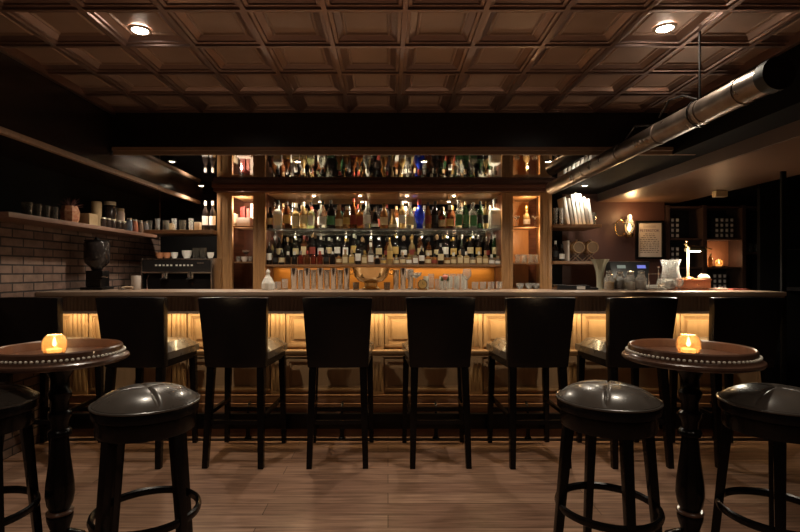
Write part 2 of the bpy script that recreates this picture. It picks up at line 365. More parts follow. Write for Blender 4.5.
# ------------------------------------------------------------------ bar chairs
def make_chair():
    t = thing('bar_chair', '', 'bar chair')
    # origin on the floor under the backrest; +y points at the bar
    b = MB(); N = 8; vs = []; fs = []
    rows = 7
    for s_ in (0, 1):
        for j in range(rows+1):
            v = j/rows; zz = .615 + .445*v; hw = .190 + .026*v; yy = .02 - .055*v
            for i in range(N+1):
                u = -1 + 2*i/N
                vs.append((u*hw, yy - .018*(1-u*u) + (.055 if s_ else 0) , zz + (.0 if j < rows else -.006*u*u)))
    W = N+1; off = W*(rows+1)
    for j in range(rows):
        for i in range(N):
            a = j*W+i; fs.append((a,a+1,a+1+W,a+W)); a += off; fs.append((a,a+W,a+1+W,a+1))
    for j in range(rows):
        a = j*W; fs.append((a,a+W,a+W+off,a+off)); a = j*W+N; fs.append((a,a+off,a+W+off,a+W))
    for i in range(N):
        a = i; fs.append((a,a+off,a+1+off,a+1)); a = rows*W+i; fs.append((a,a+1,a+1+off,a+off))
    b.add(vs, fs, True)
    part('backrest', b, M_leather, t, .010)
    s = MB(); vs = []; fs = []; n = 8
    for lay in (0,1):
        for j in range(n+1):
            v = j/n
            for i in range(n+1):
                u = i/n; hw = .185 + .035*v
                x = -hw + 2*hw*u; y = .05 + .44*v
                e = (1-(2*u-1)**6)*(1-(2*v-1)**6)
                z = .655 if lay == 0 else .700 + .06*e**.6
                vs.append((x,y,z))
    W = n+1; off = W*W
    for j in range(n):
        for i in range(n):
            a = j*W+i; fs.append((a,a+W,a+W+1,a+1)); a += off; fs.append((a,a+1,a+W+1,a+W))
    for i in range(n):
        fs.append((i,i+1,i+1+off,i+off)); a = n*W+i; fs.append((a,a+off,a+1+off,a+1))
        a = i*W; fs.append((a,a+off,a+W+off,a+W)); a = i*W+n; fs.append((a,a+W,a+W+off,a+off))
    s.add(vs, fs, True)
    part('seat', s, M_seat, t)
    part('seat_rail', MB().hexa([(-.185,.055,.61),(.185,.055,.61),(.208,.475,.61),(-.208,.475,.61)], [(-.185,.055,.655),(.185,.055,.655),(.208,.475,.655),(-.208,.475,.655)]), M_ebony, t)
    for sx in (-1,1):
        part('leg', MB().bar((sx*.174,-.015,0), (sx*.158,.045,.62), .034,.036,.046,.05), M_ebony, t, .003)
        part('leg', MB().bar((sx*.205,.455,0), (sx*.192,.450,.62), .030,.032,.044,.044), M_ebony, t, .003)
        part('stretcher', MB().bar((sx*.168,.02,.295),(sx*.168,.02,.325),.0,.0) if False else MB().box(sx*.184-.010,sx*.184+.010,.03,.45,.30,.325), M_ebony, t)
    part('stretcher', MB().box(-.165,.165,-.002,.018,.265,.290), M_ebony, t)
    part('footrest', MB().box(-.20,.20,.445,.465,.22,.25), M_ebony, t)
    return t
ch_lab = ['black leather high-backed bar chair at the far left end, behind the left pub table',
 'black leather bar chair second from the left, its seat angled to the right',
 'black leather bar chair in front of the row of tin cups, third from the left',
 'black leather bar chair in front of the brass bowl',
 'black leather bar chair in front of the round-dialled clock',
 'black leather bar chair sixth from the left, below the black tray with a white tag',
 'black leather bar chair in front of the four glass jars',
 'black leather bar chair at the right end of the bar, behind the right pub table']
cx = [X(p,3.1) for p in (25,131.5,233.5,337.5,440.5,540,642,747)]
rz = [0,-.03,-.03,.02,.01,.03,.02,-.01]
c0 = make_chair()
for i in range(8):
    o = c0 if i == 0 else dup(c0, (cx[i],3.1,0), rz[i])
    o.location = (cx[i],3.11,0); o.rotation_euler = (0,0,rz[i]); o['label'] = ch_lab[i]; o['group'] = 'bar chairs in a row along the bar'

# ------------------------------------------------------------------ round bar stools
def make_stool():
    t = thing('round_bar_stool', '', 'bar stool')
    c = MB(); RR = .178; nr, na = 14, 144; vs = [(0,0,.755)]; fs = []
    seam = [.35 + k*PI/2 for k in range(4)]
    for i in range(1, nr+1):
        f = i/nr; r = RR*math.sin(f*PI/2)**1.0
        rr = r/RR
        for k in range(na):
            a = 2*PI*k/na
            z = .705 + .052*(1-rr**3.2)
            d = min(abs((a-s+PI) % (2*PI) - PI) for s in seam)*r
            z -= .009*math.exp(-(d/.0045)**2)*(1 - rr**8)*(.3+.7*min(1, rr*3))
            vs.append((r*math.cos(a), r*math.sin(a), z))
    for k in range(na): fs.append((0, 1+k, 1+(k+1)%na))
    for i in range(nr-1):
        for k in range(na):
            a = 1+i*na; fs.append((a+k, a+na+k, a+na+(k+1)%na, a+(k+1)%na))
    part('cushion_band', MB().lathe([(.174,.659),(.1815,.664),(.1825,.675),(.1825,.694),(.179,.7035)], 64, cap=False), M_leather, t)  # black copy of the cushion leather, paints the shade on its side
    base = 1+(nr-1)*na
    for z_, r_ in ((.698,.177),(.675,.176),(.662,.170)):
        o_ = len(vs)
        for k in range(na): a = 2*PI*k/na; vs.append((r_*math.cos(a), r_*math.sin(a), z_))
        for k in range(na): fs.append((base+k, o_+k, o_+(k+1)%na, base+(k+1)%na))
        base = o_
    fs.append(tuple(base+k for k in range(na-1,-1,-1)))
    c.add(vs, fs, True)
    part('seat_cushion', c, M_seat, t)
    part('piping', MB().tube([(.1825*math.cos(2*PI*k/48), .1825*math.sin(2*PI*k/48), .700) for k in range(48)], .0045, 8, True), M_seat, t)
    part('apron', MB().lathe([(.0,.600),(.168,.600),(.170,.604),(.170,.656),(.166,.661),(0,.661)], 48), M_ebony, t)
    for k in range(4):
        a = PI/4 + k*PI/2
        p = Vector((.208*math.cos(a), .208*math.sin(a), -.038)); q = Vector((.148*math.cos(a), .148*math.sin(a), .605))
        m_ = MB(); u = Vector((math.cos(a),math.sin(a),0)); v = Vector((-u.y,u.x,0))
        def quad(c_, h): return [tuple(c_ - u*h - v*h), tuple(c_ + u*h - v*h), tuple(c_ + u*h + v*h), tuple(c_ - u*h + v*h)]
        m_.hexa(quad(p,.0125), quad(q,.018))
        part('leg', m_, M_ebony, t, .003)
    part('foot_ring', MB().tube([(.180*math.cos(2*PI*k/48), .180*math.sin(2*PI*k/48), .295) for k in range(48)], .011, 8, True, ry=.016), M_ebony, t)
    return t
st_lab = ['round black leather stool in front of the left table, wholly in view',
  'round black leather stool cut off by the left edge of the picture',
  'round black leather stool just left of the right pub table',
  'round black leather stool cut off by the right edge of the picture']
st = [(-.893,1.85,.34),(-1.515,1.85,.2),(.830,1.89,.78),(1.43,1.84,.18)]
s0 = make_stool()
for i, (x,y,a) in enumerate(st):
    o = s0 if i == 0 else dup(s0, (x,y,0))
    o.location = (x,y,.038); o.rotation_euler = (0,0,a); o['label'] = st_lab[i]; o['group'] = 'round stools beside the pub tables'

# ------------------------------------------------------------------ pub tables
def make_table():
    K = .862; KP = .74
    def sc(pr, k, dz=0): return [(r*k, z+dz) for r, z in pr]
    t = thing('round_pub_table', '', 'table')
    part('tabletop', MB().lathe(sc([(0,.845),(.10,.845),(.20,.850),(.262,.856),(.282,.862),(.288,.870),(.286,.877),(.274,.883),(.268,.890),(.262,.8905),(.2435,.8905),(.243,.8845),(0,.8845)],K), 72), M_tabl, t)
    part('raised_rim', MB().lathe(sc([(.262,.889),(.259,.916),(.253,.921),(.247,.917),(.243,.8845)],K), 72, cap=False), M_tabl, t)
    b = MB()
    n = 80
    for k in range(n):
        a = 2*PI*k/n
        b.lathe([(0,-.0056),(.0042,-.0040),(.0062,0),(.0042,.0040),(0,.0056)], 8, (.2655*K*math.cos(a), .2655*K*math.sin(a), .8950))
    part('beading', b, M_pearl, t, label='ring of ivory beads')
    part('pedestal', MB().lathe(sc([(.03,.10),(.055,.11),(.06,.14),(.05,.18),(.045,.19),(.062,.23),(.064,.245),(.058,.255),(.046,.265),(.062,.292),(.070,.33),(.067,.375),(.058,.43),(.048,.49),(.043,.54),(.041,.56),(.056,.565),(.058,.578),(.050,.588),(.040,.592),(.042,.62),(.056,.64),(.056,.655),(.044,.665),(.042,.70),(.055,.72),(.058,.735),(.046,.75),(.044,.79),(.06,.815),(.09,.84),(.10,.846)],KP), 36), M_ebony, t)
    part('collar', MB().lathe([(.045,.252),(.049,.256),(.049,.262),(.045,.266)], 36), M_tabl, t)
    for k in range(3):
        a = .5 + k*2*PI/3; pts = [(r*math.cos(a), r*math.sin(a), z) for r, z in ((.03,.16),(.07,.15),(.11,.09),(.15,.035),(.18,.022))]
        part('leg', MB().tube(pts, [.03,.03,.025,.022,.020], 10), M_ebony, t)
    return t
t0 = make_table()
for i, (x,y,l) in enumerate(((-1.312,2.0,'round dark wood pub table on the left with an ivory beaded edge'), (1.208,2.0,'round dark wood pub table on the right with an ivory beaded edge'))):
    o = t0 if i == 0 else dup(t0, (x,y,0))
    o.location = (x,y,0); o.rotation_euler = (0,0,.4*i - .35*(1-i)); o['label'] = l; o['group'] = 'beaded pub tables'
def candle(loc, label, group, r=.045, h=.080, power=2.4):
    t = thing('candle_holder', label, 'candle', loc, 0, group)
    part('glass_cup', MB().lathe([(0,0),(r*.62,0),(r*.85,h*.12),(r,h*.42),(r*.98,h*.68),(r*.80,h*.90),(r*.60,h),(r*.56,h*.97),(r*.74,h*.88),(r*.91,h*.68),(r*.93,h*.42),(r*.78,h*.16),(r*.5,h*.07),(0,h*.07)], 32), M_amberg, t)
    part('wax', MB().lathe([(0,h*.09),(r*.5,h*.09),(r*.6,h*.30),(0,h*.30)], 20), M_wax, t)
    part('flame', MB().lathe([(0,h*.40),(r*.13,h*.48),(r*.16,h*.58),(r*.08,h*.76),(0,h*.92)], 12), M_flame, t)
    light('POINT', 'candle_light', (loc[0],loc[1],loc[2]+h*1.15), power, (1,.66,.36), .02)
    return t
candle((-1.334,2.0,.885), 'amber glass votive candle on the left pub table', 'votives on the pub tables')
candle((1.202,2.0,.885), 'amber glass votive candle on the right pub table', 'votives on the pub tables')

# ------------------------------------------------------------------ back bar unit
YB = 4.9
bb = thing('back_bar_cabinet', 'tall golden oak back bar with a mirror, lit shelves and side niches', 'back bar', (0,0,0))
def bxp(name, x0, x1, y0, y1, z0, z1, m, bev=.003, label=None): return part(name, MB().box(x0,x1,y0,y1,z0,z1), m, bb, bev, label)
XL0, XL1, XL2, XL3 = X(217,YB), X(232,YB), X(253,YB), X(265,YB)
XR0, XR1, XR2, XR3 = X(502,YB), X(513,YB), X(540,YB), X(552,YB)
def pil(x0, x1):
    p = MB().box(x0,x1,YB,YB+.05,0,1.99)
    w_ = x1-x0
    p.box(x0+w_*.18,x0+w_*.36,YB-.008,YB,.95,1.93); p.box(x0+w_*.64,x0+w_*.82,YB-.008,YB,.95,1.93)
    return p
for a, b in ((XL0,XL1),(XL2,XL3),(XR0,XR1),(XR2,XR3)): part('pilaster', pil(a,b), M_cab, bb, .003)
part('cornice', MB().box(XL0-.02,XR3+.02,YB-.05,YB+.44,1.995,LZ-.002).box(XL0-.03,XR3+.03,YB-.065,YB-.05,2.03,LZ-.002).box(XL0-.01,XR3+.01,YB-.06,YB-.045,1.99,2.006), M_cabd, bb, .003)
part('top_panel', MB().box(XL3,XR0,YB+.02,YB+.41,1.985,1.995), noise_mat('glossy niche ceiling oak',(.34,.17,.07),(.44,.23,.10),(1,6,6),5,.25,.04), bb)
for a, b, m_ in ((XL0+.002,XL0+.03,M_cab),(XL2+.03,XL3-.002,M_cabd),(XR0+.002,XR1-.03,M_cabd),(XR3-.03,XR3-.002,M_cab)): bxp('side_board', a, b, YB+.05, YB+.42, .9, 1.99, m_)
bxp('mirror', XL3, XR0, YB+.41, YB+.42, 1.26, 1.985, M_mirror, 0, 'mirrored back')
bxp('amber_back_panel', XL3, XR0, YB+.36, YB+.41, .92, 1.26, M_amber, 0, 'amber lit wooden back panel')
bxp('rear_panel', XL0, XR3, YB+.42, YB+.45, 0, 1.99, M_cabd)
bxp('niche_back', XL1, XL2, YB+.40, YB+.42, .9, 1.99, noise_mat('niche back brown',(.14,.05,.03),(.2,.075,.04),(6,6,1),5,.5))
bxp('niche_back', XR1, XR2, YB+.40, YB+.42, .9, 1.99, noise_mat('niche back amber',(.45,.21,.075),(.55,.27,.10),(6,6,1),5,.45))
bxp('niche_top_rail', XL1, XL2, YB, YB+.40, 1.955, 1.99, M_cab); bxp('niche_top_rail', XR1, XR2, YB, YB+.40, 1.955, 1.99, M_cab)
bxp('work_counter', -2.475, 2.25, 4.62, YB, .86, .90, M_steel)
bxp('work_counter_shelf', XL3, XR0, YB, YB+.36, .86, .90, M_steel)
for a, b in ((-2.475, 0), (0, 2.25)): bxp('base_cabinet', a, b, 4.68, YB, .02, .86, M_ebony)
def shelf(x0, x1, y0, y1, ztop, th, m, name='shelf', lab=None): return part(name, MB().box(x0,x1,y0,y1,ztop-th,ztop), m, bb, .002, lab)
G1, G2 = 1.640, 1.285
M_gshelf = mat('frosted glass shelf', (.75,.80,.76), .12, 0, .6, .75)
shelf(XL3,XR0,YB+.04,YB+.40,G1,.012,M_gshelf,'glass_shelf')
shelf(XL3,XR0,YB+.02,YB+.40,G2,.020,M_shelf)
shelf(XL3,XR0,YB+.24,YB+.40,G2+.075,.075,M_shelf,'bottle_riser')
for z_ in (1.665, 1.312): shelf(XL1,XL2,YB+.03,YB+.39,z_,.012,M_shelf,'niche_shelf')
for z_ in (1.665, 1.300): shelf(XR1,XR2,YB+.03,YB+.39,z_,.012,M_shelf,'niche_shelf')
for i, px in enumerate((290,314,360,407,454,484)):
    x = X(px,5.09)
    if px not in (290,484): part('shelf_spotlight', MB().lathe([(0,-.003),(.016,-.003),(.016,.0)], 18, (x,5.09,1.984)), M_lamps, bb, label='glowing shelf spotlight')
    light('SPOT', 'shelf_beam', (x,5.03,1.965), 13.0, (1,.82,.58), .02, spot=math.radians(140), blend=.6, rot=(.12,0,0))
light('AREA', 'shelf_glow', (X(384,5.1),YB+.30,G2-.03), 2.4, (1,.72,.38), 2.2, .04)
for p_ in range(8): light('POINT', 'shelf_glow', (X(282+p_*29,YB+.06),YB+.055,G1-.035), .55, (1,.84,.62), .004)
part('shelf_edge_rail', MB().box(XL3,XR0,YB+.028,YB+.038,G1-.016,G1-.001), M_steel, bb)
light('POINT', 'niche_glow', (X(242,5.0),4.98,1.87), 3.6, (1,.82,.62), .006)
light('POINT', 'niche_glow', (X(527,5.0),4.98,1.87), 2.4, (1,.66,.34), .006)
light('POINT', 'niche_glow', (X(527,5.0),4.98,1.58), 3.0, (1,.68,.36), .006)
light('POINT', 'niche_glow', (X(242,5.0),4.98,1.58), .8, (1,.80,.58), .006)

# side shelves
def wshelf(label, x0, x1, y0, y1, zt, th=.03, m=None, name='wall_shelf'):
    return one(name, MB().box(x0,x1,y0,y1,zt-th,zt), m or M_shelf, label, 'shelf', bevel=.004)
wshelf('brown wooden corner shelf of glasses left of the back bar', -2.475, XL0-.003, 4.78, 5.2, 1.615, .035)
wshelf('long thin wooden shelf high on the brick wall', -2.475, -2.2, 2.90, 4.775, 1.565, .03, noise_mat('dark red brown shelf',(.12,.06,.04),(.17,.09,.06),(8,.8,8),6,.4))
wshelf('short wooden shelf carrying the leaning books', XR3+.003, X(596,5.0), 4.86, 5.3, 1.675, .03)
wshelf('short wooden shelf carrying the two small barrels', XR3+.003, X(594,5.0), 4.86, 5.3, 1.318, .03)

# ------------------------------------------------------------------ bottles
def gm(name, c, t=.55): return mat('bottle glass '+name, c, .06, 0, .6, t, 1.45)
GL = {'clear':gm('clear',(.80,.82,.74),.85), 'green':gm('green',(.035,.10,.04)), 'dark':gm('dark',(.02,.014,.012),.3), 'brown':gm('brown',(.20,.065,.02)),
 'amber':gm('amber',(.55,.26,.08)), 'gold':gm('gold',(.66,.48,.22)), 'blue':gm('blue',(.04,.09,.95)), 'red':gm('red',(.26,.04,.02)), 'pale green':gm('pale',(.62,.78,.50),.7), 'frosted white':gm('frost',(.85,.85,.78),.3)}
LB = {'white':mat('label white',(.88,.86,.80),.6), 'cream':mat('label cream',(.72,.60,.36),.6), 'black':mat('label black',(.02,.02,.02),.5), 'red':mat('label red',(.28,.05,.035),.5), 'gold':mat('label gold',(.70,.48,.16),.4,.4), 'green':mat('label green',(.08,.25,.10),.5)}
CP = {'black':mat('cap black',(.02,.02,.02),.35), 'red':mat('cap red',(.34,.06,.045),.3), 'gold':mat('cap gold',(.75,.52,.18),.25,.9), 'white':mat('cap white',(.8,.78,.72),.4), 'silver':mat('cap silver',(.75,.75,.73),.25,.9), 'cork':mat('cork stopper',(.45,.30,.17),.8)}
SH = {  # radius/height profile, fractions of r and h; label band z0,z1 and cap z
 'tall':   ([(0,0),(.92,0),(1,.02),(1,.58),(.9,.66),(.45,.76),(.36,.82),(.36,.94)], .20,.50, 24),
 'wine':   ([(0,0),(.92,0),(1,.02),(1,.55),(.85,.66),(.5,.76),(.38,.84),(.38,.95)], .15,.45, 24),
 'square': ([(0,0),(1.1,0),(1.2,.02),(1.2,.56),(1.1,.62),(.42,.70),(.34,.76),(.34,.92)], .12,.50, 4),
 'squat':  ([(0,0),(.95,0),(1,.03),(1,.46),(.9,.58),(.5,.68),(.42,.74),(.42,.90)], .12,.42, 24),
 'globe':  ([(0,0),(.62,0),(.64,.04),(.50,.16),(.76,.26),(1,.42),(.95,.56),(.6,.68),(.36,.74),(.34,.80),(.34,.88)], .24,.38, 24),
 'cone':   ([(0,0),(.95,0),(1,.03),(.90,.20),(.50,.58),(.36,.72),(.34,.88)], .10,.24, 24),
 'decanter':([(0,0),(.9,0),(1,.04),(1,.40),(.8,.54),(.34,.62),(.30,.70),(.40,.78)], .12,.34, 24)}
MC = {}
def bottle_meshes(shape, r, h, g, lab, cap):
    key = (shape, r, h, g, lab, cap)
    if key in MC: return MC[key]
    prof, l0, l1, seg = SH[shape]
    pr = [(a*r, b*h) for a, b in prof]; pr.append((0, pr[-1][1]))
    n = 4 if seg == 4 else 16
    body = MB().lathe(pr, n, rot=PI/4 if n == 4 else 0).mesh('bottle_body', GL[g], .0 if n != 4 else .003)
    rc = prof[-1][0]*r*1.12; zt = prof[-1][1]*h
    if shape == 'decanter': cm = MB().lathe([(rc*.7,zt-.002),(rc*.9,zt+.004),(rc*1.25,zt+.02),(rc*1.1,zt+.04),(0,zt+.055)], 12)
    else: cm = MB().lathe([(rc,zt-.022),(rc,h),(0,h)], 12)
    capm = cm.mesh('bottle_cap', CP[cap])
    lm = None
    if lab:
        m_ = MB()
        if n == 4:
            q = 1.2*r*.7071+.0012; m_.box(-q*.82,q*.82,-q-.001,-q+.0015,l0*h,l1*h)
        else:
            vs = []; fs = []; K = 9
            def rad(z):
                f = z/h
                for (a,b),(c,d) in zip(prof[:-1], prof[1:]):
                    if b <= f <= d and d > b: return r*(a+(c-a)*(f-b)/(d-b))
                return r
            zs = [l0*h+(l1-l0)*h*q/3 for q in range(4)]
            for z_ in zs:
                for k in range(K):
                    a = -PI/2 + (k/(K-1)-.5)*2.5; q = rad(z_)+.0018
                    vs.append((q*math.cos(a), q*math.sin(a), z_))
            for j in range(3):
                for k in range(K-1): fs.append((j*K+k, j*K+k+1, (j+1)*K+k+1, (j+1)*K+k))
            m_.add(vs, fs, True)
        lm = m_.mesh('bottle_label', LB[lab])
    MC[key] = (body, capm, lm); return MC[key]
def bottle(x, y, z, shape, r, h, g, lab, cap, label, group, rz=0):
    b, c, l = bottle_meshes(shape, r, h, g, lab, cap)
    t = thing('liquor_bottle', label, 'bottle', (x,y,z), rz, group)
    link('glass_body', b, t); link('cap', c, t)
    if l: link('paper_label', l, t)
    return t
def row(specs, Y, z, group, where):
    # specs: (px, shape, width px, height, glass, label, cap)
    cnt = {}
    for i, (px, sh, wpx, h, g, lab, cap) in enumerate(specs):
        r = wpx*Y/F/2
        if sh == 'square': r /= 1.2*.7071*1.0; r *= .98
        desc = '%s %s bottle%s%s' % (g, {'tall':'slender','wine':'wine-shaped','square':'square-shouldered','squat':'squat','globe':'round globe','cone':'cone-shaped','decanter':'stoppered decanter'}[sh],
             (', %s label' % lab) if lab else '', ', %s cap' % cap)
        desc = desc.replace('decanter bottle', 'decanter')
        bottle(X(px,Y), Y, z, sh, round(r,4), h, g, lab, cap, '%s, %s from left, %s' % (desc, ordn(i), where), group, 0)
T, W_, Q, SQ, GB, CN, DC = 'tall','wine','square','squat','globe','cone','decanter'
mid = [(270,T,6,.22,'dark','cream','black'),(278,Q,8,.29,'frosted white','cream','black'),(287,T,7.5,.28,'brown','gold','silver'),(296,Q,7,.26,'gold','cream','white'),(303.5,T,7,.27,'gold','cream','white'),
 (311,Q,6.5,.27,'pale green','white','silver'),(322.5,W_,8,.28,'clear','white','black'),(331,W_,7.5,.29,'dark','green','silver'),(339,SQ,7.5,.24,'amber','cream','cork'),(346.5,T,7,.23,'amber','gold','white'),(353.5,W_,6.5,.31,'brown','red','red'),
 (360,Q,6.5,.25,'amber','red','gold'),(367,T,7.5,.28,'clear','white','white'),(375,CN,8,.22,'dark','white','silver'),(384,W_,8,.26,'amber','cream','gold'),(393,CN,9.5,.20,'gold','cream','cork'),(402,T,7,.28,'gold','white','white'),
 (410,W_,8,.27,'clear','cream','white'),(419.5,GB,11,.30,'blue',None,'red'),(428,T,6,.27,'amber','red','black'),(435,T,7,.28,'dark','black','black'),(442,SQ,7,.22,'brown','cream','black'),(450,SQ,8.5,.24,'brown','gold','white'),
 (458.5,Q,7,.29,'clear','green','silver'),(465.5,T,6.5,.28,'green','green','cork'),(473,Q,7.5,.27,'clear','green','silver'),(480,T,6,.28,'green','black','black'),(485.8,T,5,.28,'gold','black','gold'),(495,Q,11,.30,'frosted white','white','silver')]
row(mid, 5.02, G1, 'front row of bottles on the upper glass shelf', 'upper glass shelf')
mid2 = []
cols = ['dark','brown','dark','dark','green','clear','brown','dark']; labs = ['white','cream',None,'gold','black','red']; caps = ['silver','black','gold','white','cork','red']
for i in range(24):
    mid2.append((274+i*9.4, R.choice([T,W_,W_,Q]), 6.5, round(.24+.05*R.random(),3), R.choice(cols), R.choice(labs), R.choice(caps)))
row(mid2, 5.18, G1, 'rear row of bottles on the upper glass shelf', 'upper shelf rear row')
low = []
pxs = 267.5
def addlow(px, *a): low.append((px,)+a)
lowspec = [(T,6,.22,'dark','white','silver'),(W_,6,.15,'dark','black','black'),(W_,6.5,.15,'dark','cream','silver'),(SQ,6,.13,'dark',None,'white'),(SQ,6,.13,'dark',None,'white'),(SQ,6.5,.135,'red',None,'silver'),(SQ,6.5,.14,'brown',None,'red'),(SQ,6.5,.14,'red',None,'red'),(SQ,6.5,.135,'red',None,'red'),
 (T,5.5,.15,'dark','black','silver'),(T,6,.13,'dark',None,'white'),(T,6,.11,'amber','cream','black'),(Q,6,.15,'gold','cream','cork'),(Q,6,.15,'gold','gold','cork'),(W_,6.5,.24,'dark','white','black'),(Q,6,.14,'gold','cream','gold'),(SQ,7,.22,'clear','white','white'),(SQ,6,.09,'dark',None,'white'),
 (SQ,6,.10,'clear','gold','gold'),(T,5.5,.27,'gold','gold','gold'),(SQ,6,.10,'clear','cream','gold'),(SQ,6,.12,'clear','cream','cork'),(SQ,6,.11,'gold','white','gold'),(Q,5.5,.13,'clear','white','gold'),(T,5.5,.18,'dark','white','silver'),(SQ,6,.12,'amber','cream','white'),(SQ,6,.11,'amber','red','black'),
 (T,6,.21,'dark','cream','silver'),(SQ,6,.10,'amber','cream','silver'),(SQ,6,.12,'gold','cream','white'),(Q,5.5,.14,'gold','cream','cork'),(Q,6,.13,'gold','cream','white'),(SQ,5.5,.11,'clear','cream','black'),(Q,5.5,.13,'gold','cream','white'),(SQ,5.5,.14,'gold','cream','cork'),(SQ,6,.10,'clear','white','white'),(SQ,6,.085,'clear','white','cork')]
px = 269.0
for s_ in lowspec:
    addlow(px, *s_); px += s_[1]+ .35
low = [(p*1.0,)+s_[1:] for p, s_ in zip([269+ (498-269)*k/(len(low)-1) for k in range(len(low))], low)]
low = [(a[0],a[1],min(a[2],5.6))+a[3:] for a in low]
row(low, 4.99, G2, 'front row of bottles on the lower shelf', 'lower shelf front row')
low2 = []
for i in range(28):
    c_ = R.choice(['dark','green','dark','dark','gold','brown','dark','dark'])
    low2.append((271+i*8.3, R.choice([T,W_,W_,W_,Q,DC]), 6.2, round(.20+.05*R.random(),3), c_, R.choice(['white','cream','black',None,'gold','red']), R.choice(caps)))
row(low2, 5.21, G2+.075, 'raised rear row of bottles on the lower shelf', 'lower shelf raised row')
# side shelf white labelled bottles
for i, p in enumerate((205.5, 212.8)):
    bottle(X(p,4.98), 4.98, 1.615, T, .030, .30, 'dark', 'white', 'white', 'dark bottle with white label on the corner shelf, %s of the pair' % ('left one','right one')[i], 'pair of white-labelled bottles on the corner shelf')

# ------------------------------------------------------------------ glassware
def cups(name, prof, m, n=20):
    return MB().lathe(prof, n).mesh(name, m)
def tumbler_prof(r, h): return [(0,0),(r*.86,0),(r,h),(r*.92,h),(r*.80,h*.12),(0,h*.12)]
me_tumb = cups('tumbler', tumbler_prof(.026,.085), M_glass)
me_tumbs = cups('short_tumbler', tumbler_prof(.026,.062), M_glass)
me_high = cups('highball_glass', tumbler_prof(.024,.125), M_glass)
me_wine = cups('stemmed_glass', [(0,0),(.030,0),(.030,.003),(.005,.008),(.0035,.07),(.012,.08),(.034,.11),(.036,.135),(.029,.165),(.027,.165),(.033,.135),(.031,.112),(.010,.084),(0,.082)], M_glass)
me_coupe = cups('coupe_glass', [(0,0),(.032,0),(.032,.003),(.005,.008),(.0035,.085),(.018,.095),(.042,.115),(.047,.135),(.045,.135),(.040,.117),(.015,.099),(0,.096)], M_glass)
me_tin = cups('mixing_tin', [(0,0),(.030,0),(.032,.004),(.043,.165),(.0445,.170),(.042,.170),(.030,.008),(0,.008)], M_chrome, 24)
me_cup = cups('white_cup', [(0,0),(.022,0),(.024,.005),(.038,.03),(.040,.058),(.037,.058),(.034,.03),(.02,.008),(0,.008)], M_white)
me_cupb = cups('brown_cup', [(0,0),(.022,0),(.024,.005),(.036,.03),(.038,.055),(.035,.055),(.032,.03),(.02,.008),(0,.008)], mat('copper brown glaze',(.55,.24,.12),.25))
me_jig = cups('smoky_glass_tumbler', tumbler_prof(.032,.10), M_tint)
BT = 1.0735
def put(name, me, px, Y, z, label, cat, group, rz=0):
    return tag(link(name, me, None, (X(px,Y),Y,z), rz), label, cat, group)
# row of mixing tins
tins = [294+i*6.6 for i in range(9)] + [396,403,410.5]
k = 0
for i, p in enumerate(tins):
    Y = 3.98 if i % 2 == 0 else 4.035
    me = me_tin; o = put('mixing_tin', me, p if i < 9 else p, 3.93 if i % 2 == 0 else 4.02, BT, '', 'cocktail tin', 'upright mixing tins on the bar top')
    o['label'] = ('tall silver mixing tin left of the brass bowl, %s from the left' % ORD[i]) if i < 9 else ('tall silver mixing tin right of the brass bowl, %s from the bowl' % ORD[i-9])
    sc = .92 if i % 2 else 1.0; o.scale = (.62,.62,sc)
# cut glass sugar pyramid at x 268
t = thing('cut_glass_decanter', 'bright white cut-glass decanter at the left end of the glassware', 'decanter', (X(268,3.9),3.9,BT))
pr = [(0,0),(.048,0),(.052,.01),(.052,.05),(.045,.065),(.036,.08),(.030,.095),(.018,.105),(.014,.118),(.020,.124),(0,.126)]
part('body', MB().lathe(pr, 10, smooth=False), mat('cut glass white',(.92,.90,.84),.10,0,.8,.45,1.5), t)
part('stopper', MB().lathe([(0,.124),(.012,.127),(.018,.14),(.010,.155),(0,.162)], 8, smooth=False), mat('cut glass white'), t)
for i, (p, me, nm, l) in enumerate([(278,me_tumbs,'short_tumbler','short clear tumbler beside the cut-glass decanter'),(285,me_tumb,'clear_tumbler','clear tumbler left of the mixing tins')]):
    put(nm, me, p, 3.97, BT, l, 'glass', 'clear tumblers near the decanter')
# brass punch bowl
t = thing('punch_bowl', 'large brass champagne bowl on a footed stand on the bar top', 'bowl', (X(371,3.98),3.98,BT))
part('bowl', MB().lathe([(0,.055),(.06,.055),(.10,.068),(.135,.105),(.148,.16),(.154,.168),(.156,.174),(.150,.174),(.142,.16),(.13,.11),(.09,.075),(0,.066)], 40), mat('polished brass',(.78,.55,.27),.13,1), t)
part('foot', MB().lathe([(0,0),(.072,0),(.075,.006),(.06,.014),(.05,.03),(.055,.052),(.05,.056),(0,.056)], 32), M_brass, t)
for sx in (-1,1): part('handle', MB().tube([(sx*.150,0,.150),(sx*.172,0,.158),(sx*.180,0,.140),(sx*.172,0,.120),(sx*.142,0,.125)], .005, 8), M_brass, t)
for i, p in enumerate((356,387)):
    put('smoky_tumbler', me_jig, p, 3.86, BT, 'small smoky tumbler in front of the brass bowl, %s side' % ('left','right')[i], 'glass', 'smoky tumblers by the bowl').scale = (.8,.8,.6)
# clock
t = thing('mantel_clock', 'round brass-rimmed clock among the glasses on the bar top', 'clock', (X(422.5,3.86),3.86,BT))
part('case', MB().box(-.036,.036,-.004,.02,0,.012), M_brass, t, .002)
cl = MB().lathe([(0,-.012),(.036,-.012),(.038,-.006),(.038,.010),(0,.010)], 32)
cl.v = [(x,z,y+.045) for x,y,z in cl.v]; part('rim', cl, M_brass, t)
cl = MB().lathe([(0,0),(.030,0),(.030,.002),(0,.002)], 32); cl.v = [(x,z-.0145,y+.045) for x,y,z in cl.v]
fc = part('dial', cl, mat('gold dial',(.80,.58,.22),.35,.3), t)
part('hand', MB().box(-.001,.001,-.0165,-.0150,.045,.065), M_blackm, fc); part('hand', MB().box(0,.014,-.0165,-.0150,.0445,.0465), M_blackm, fc)
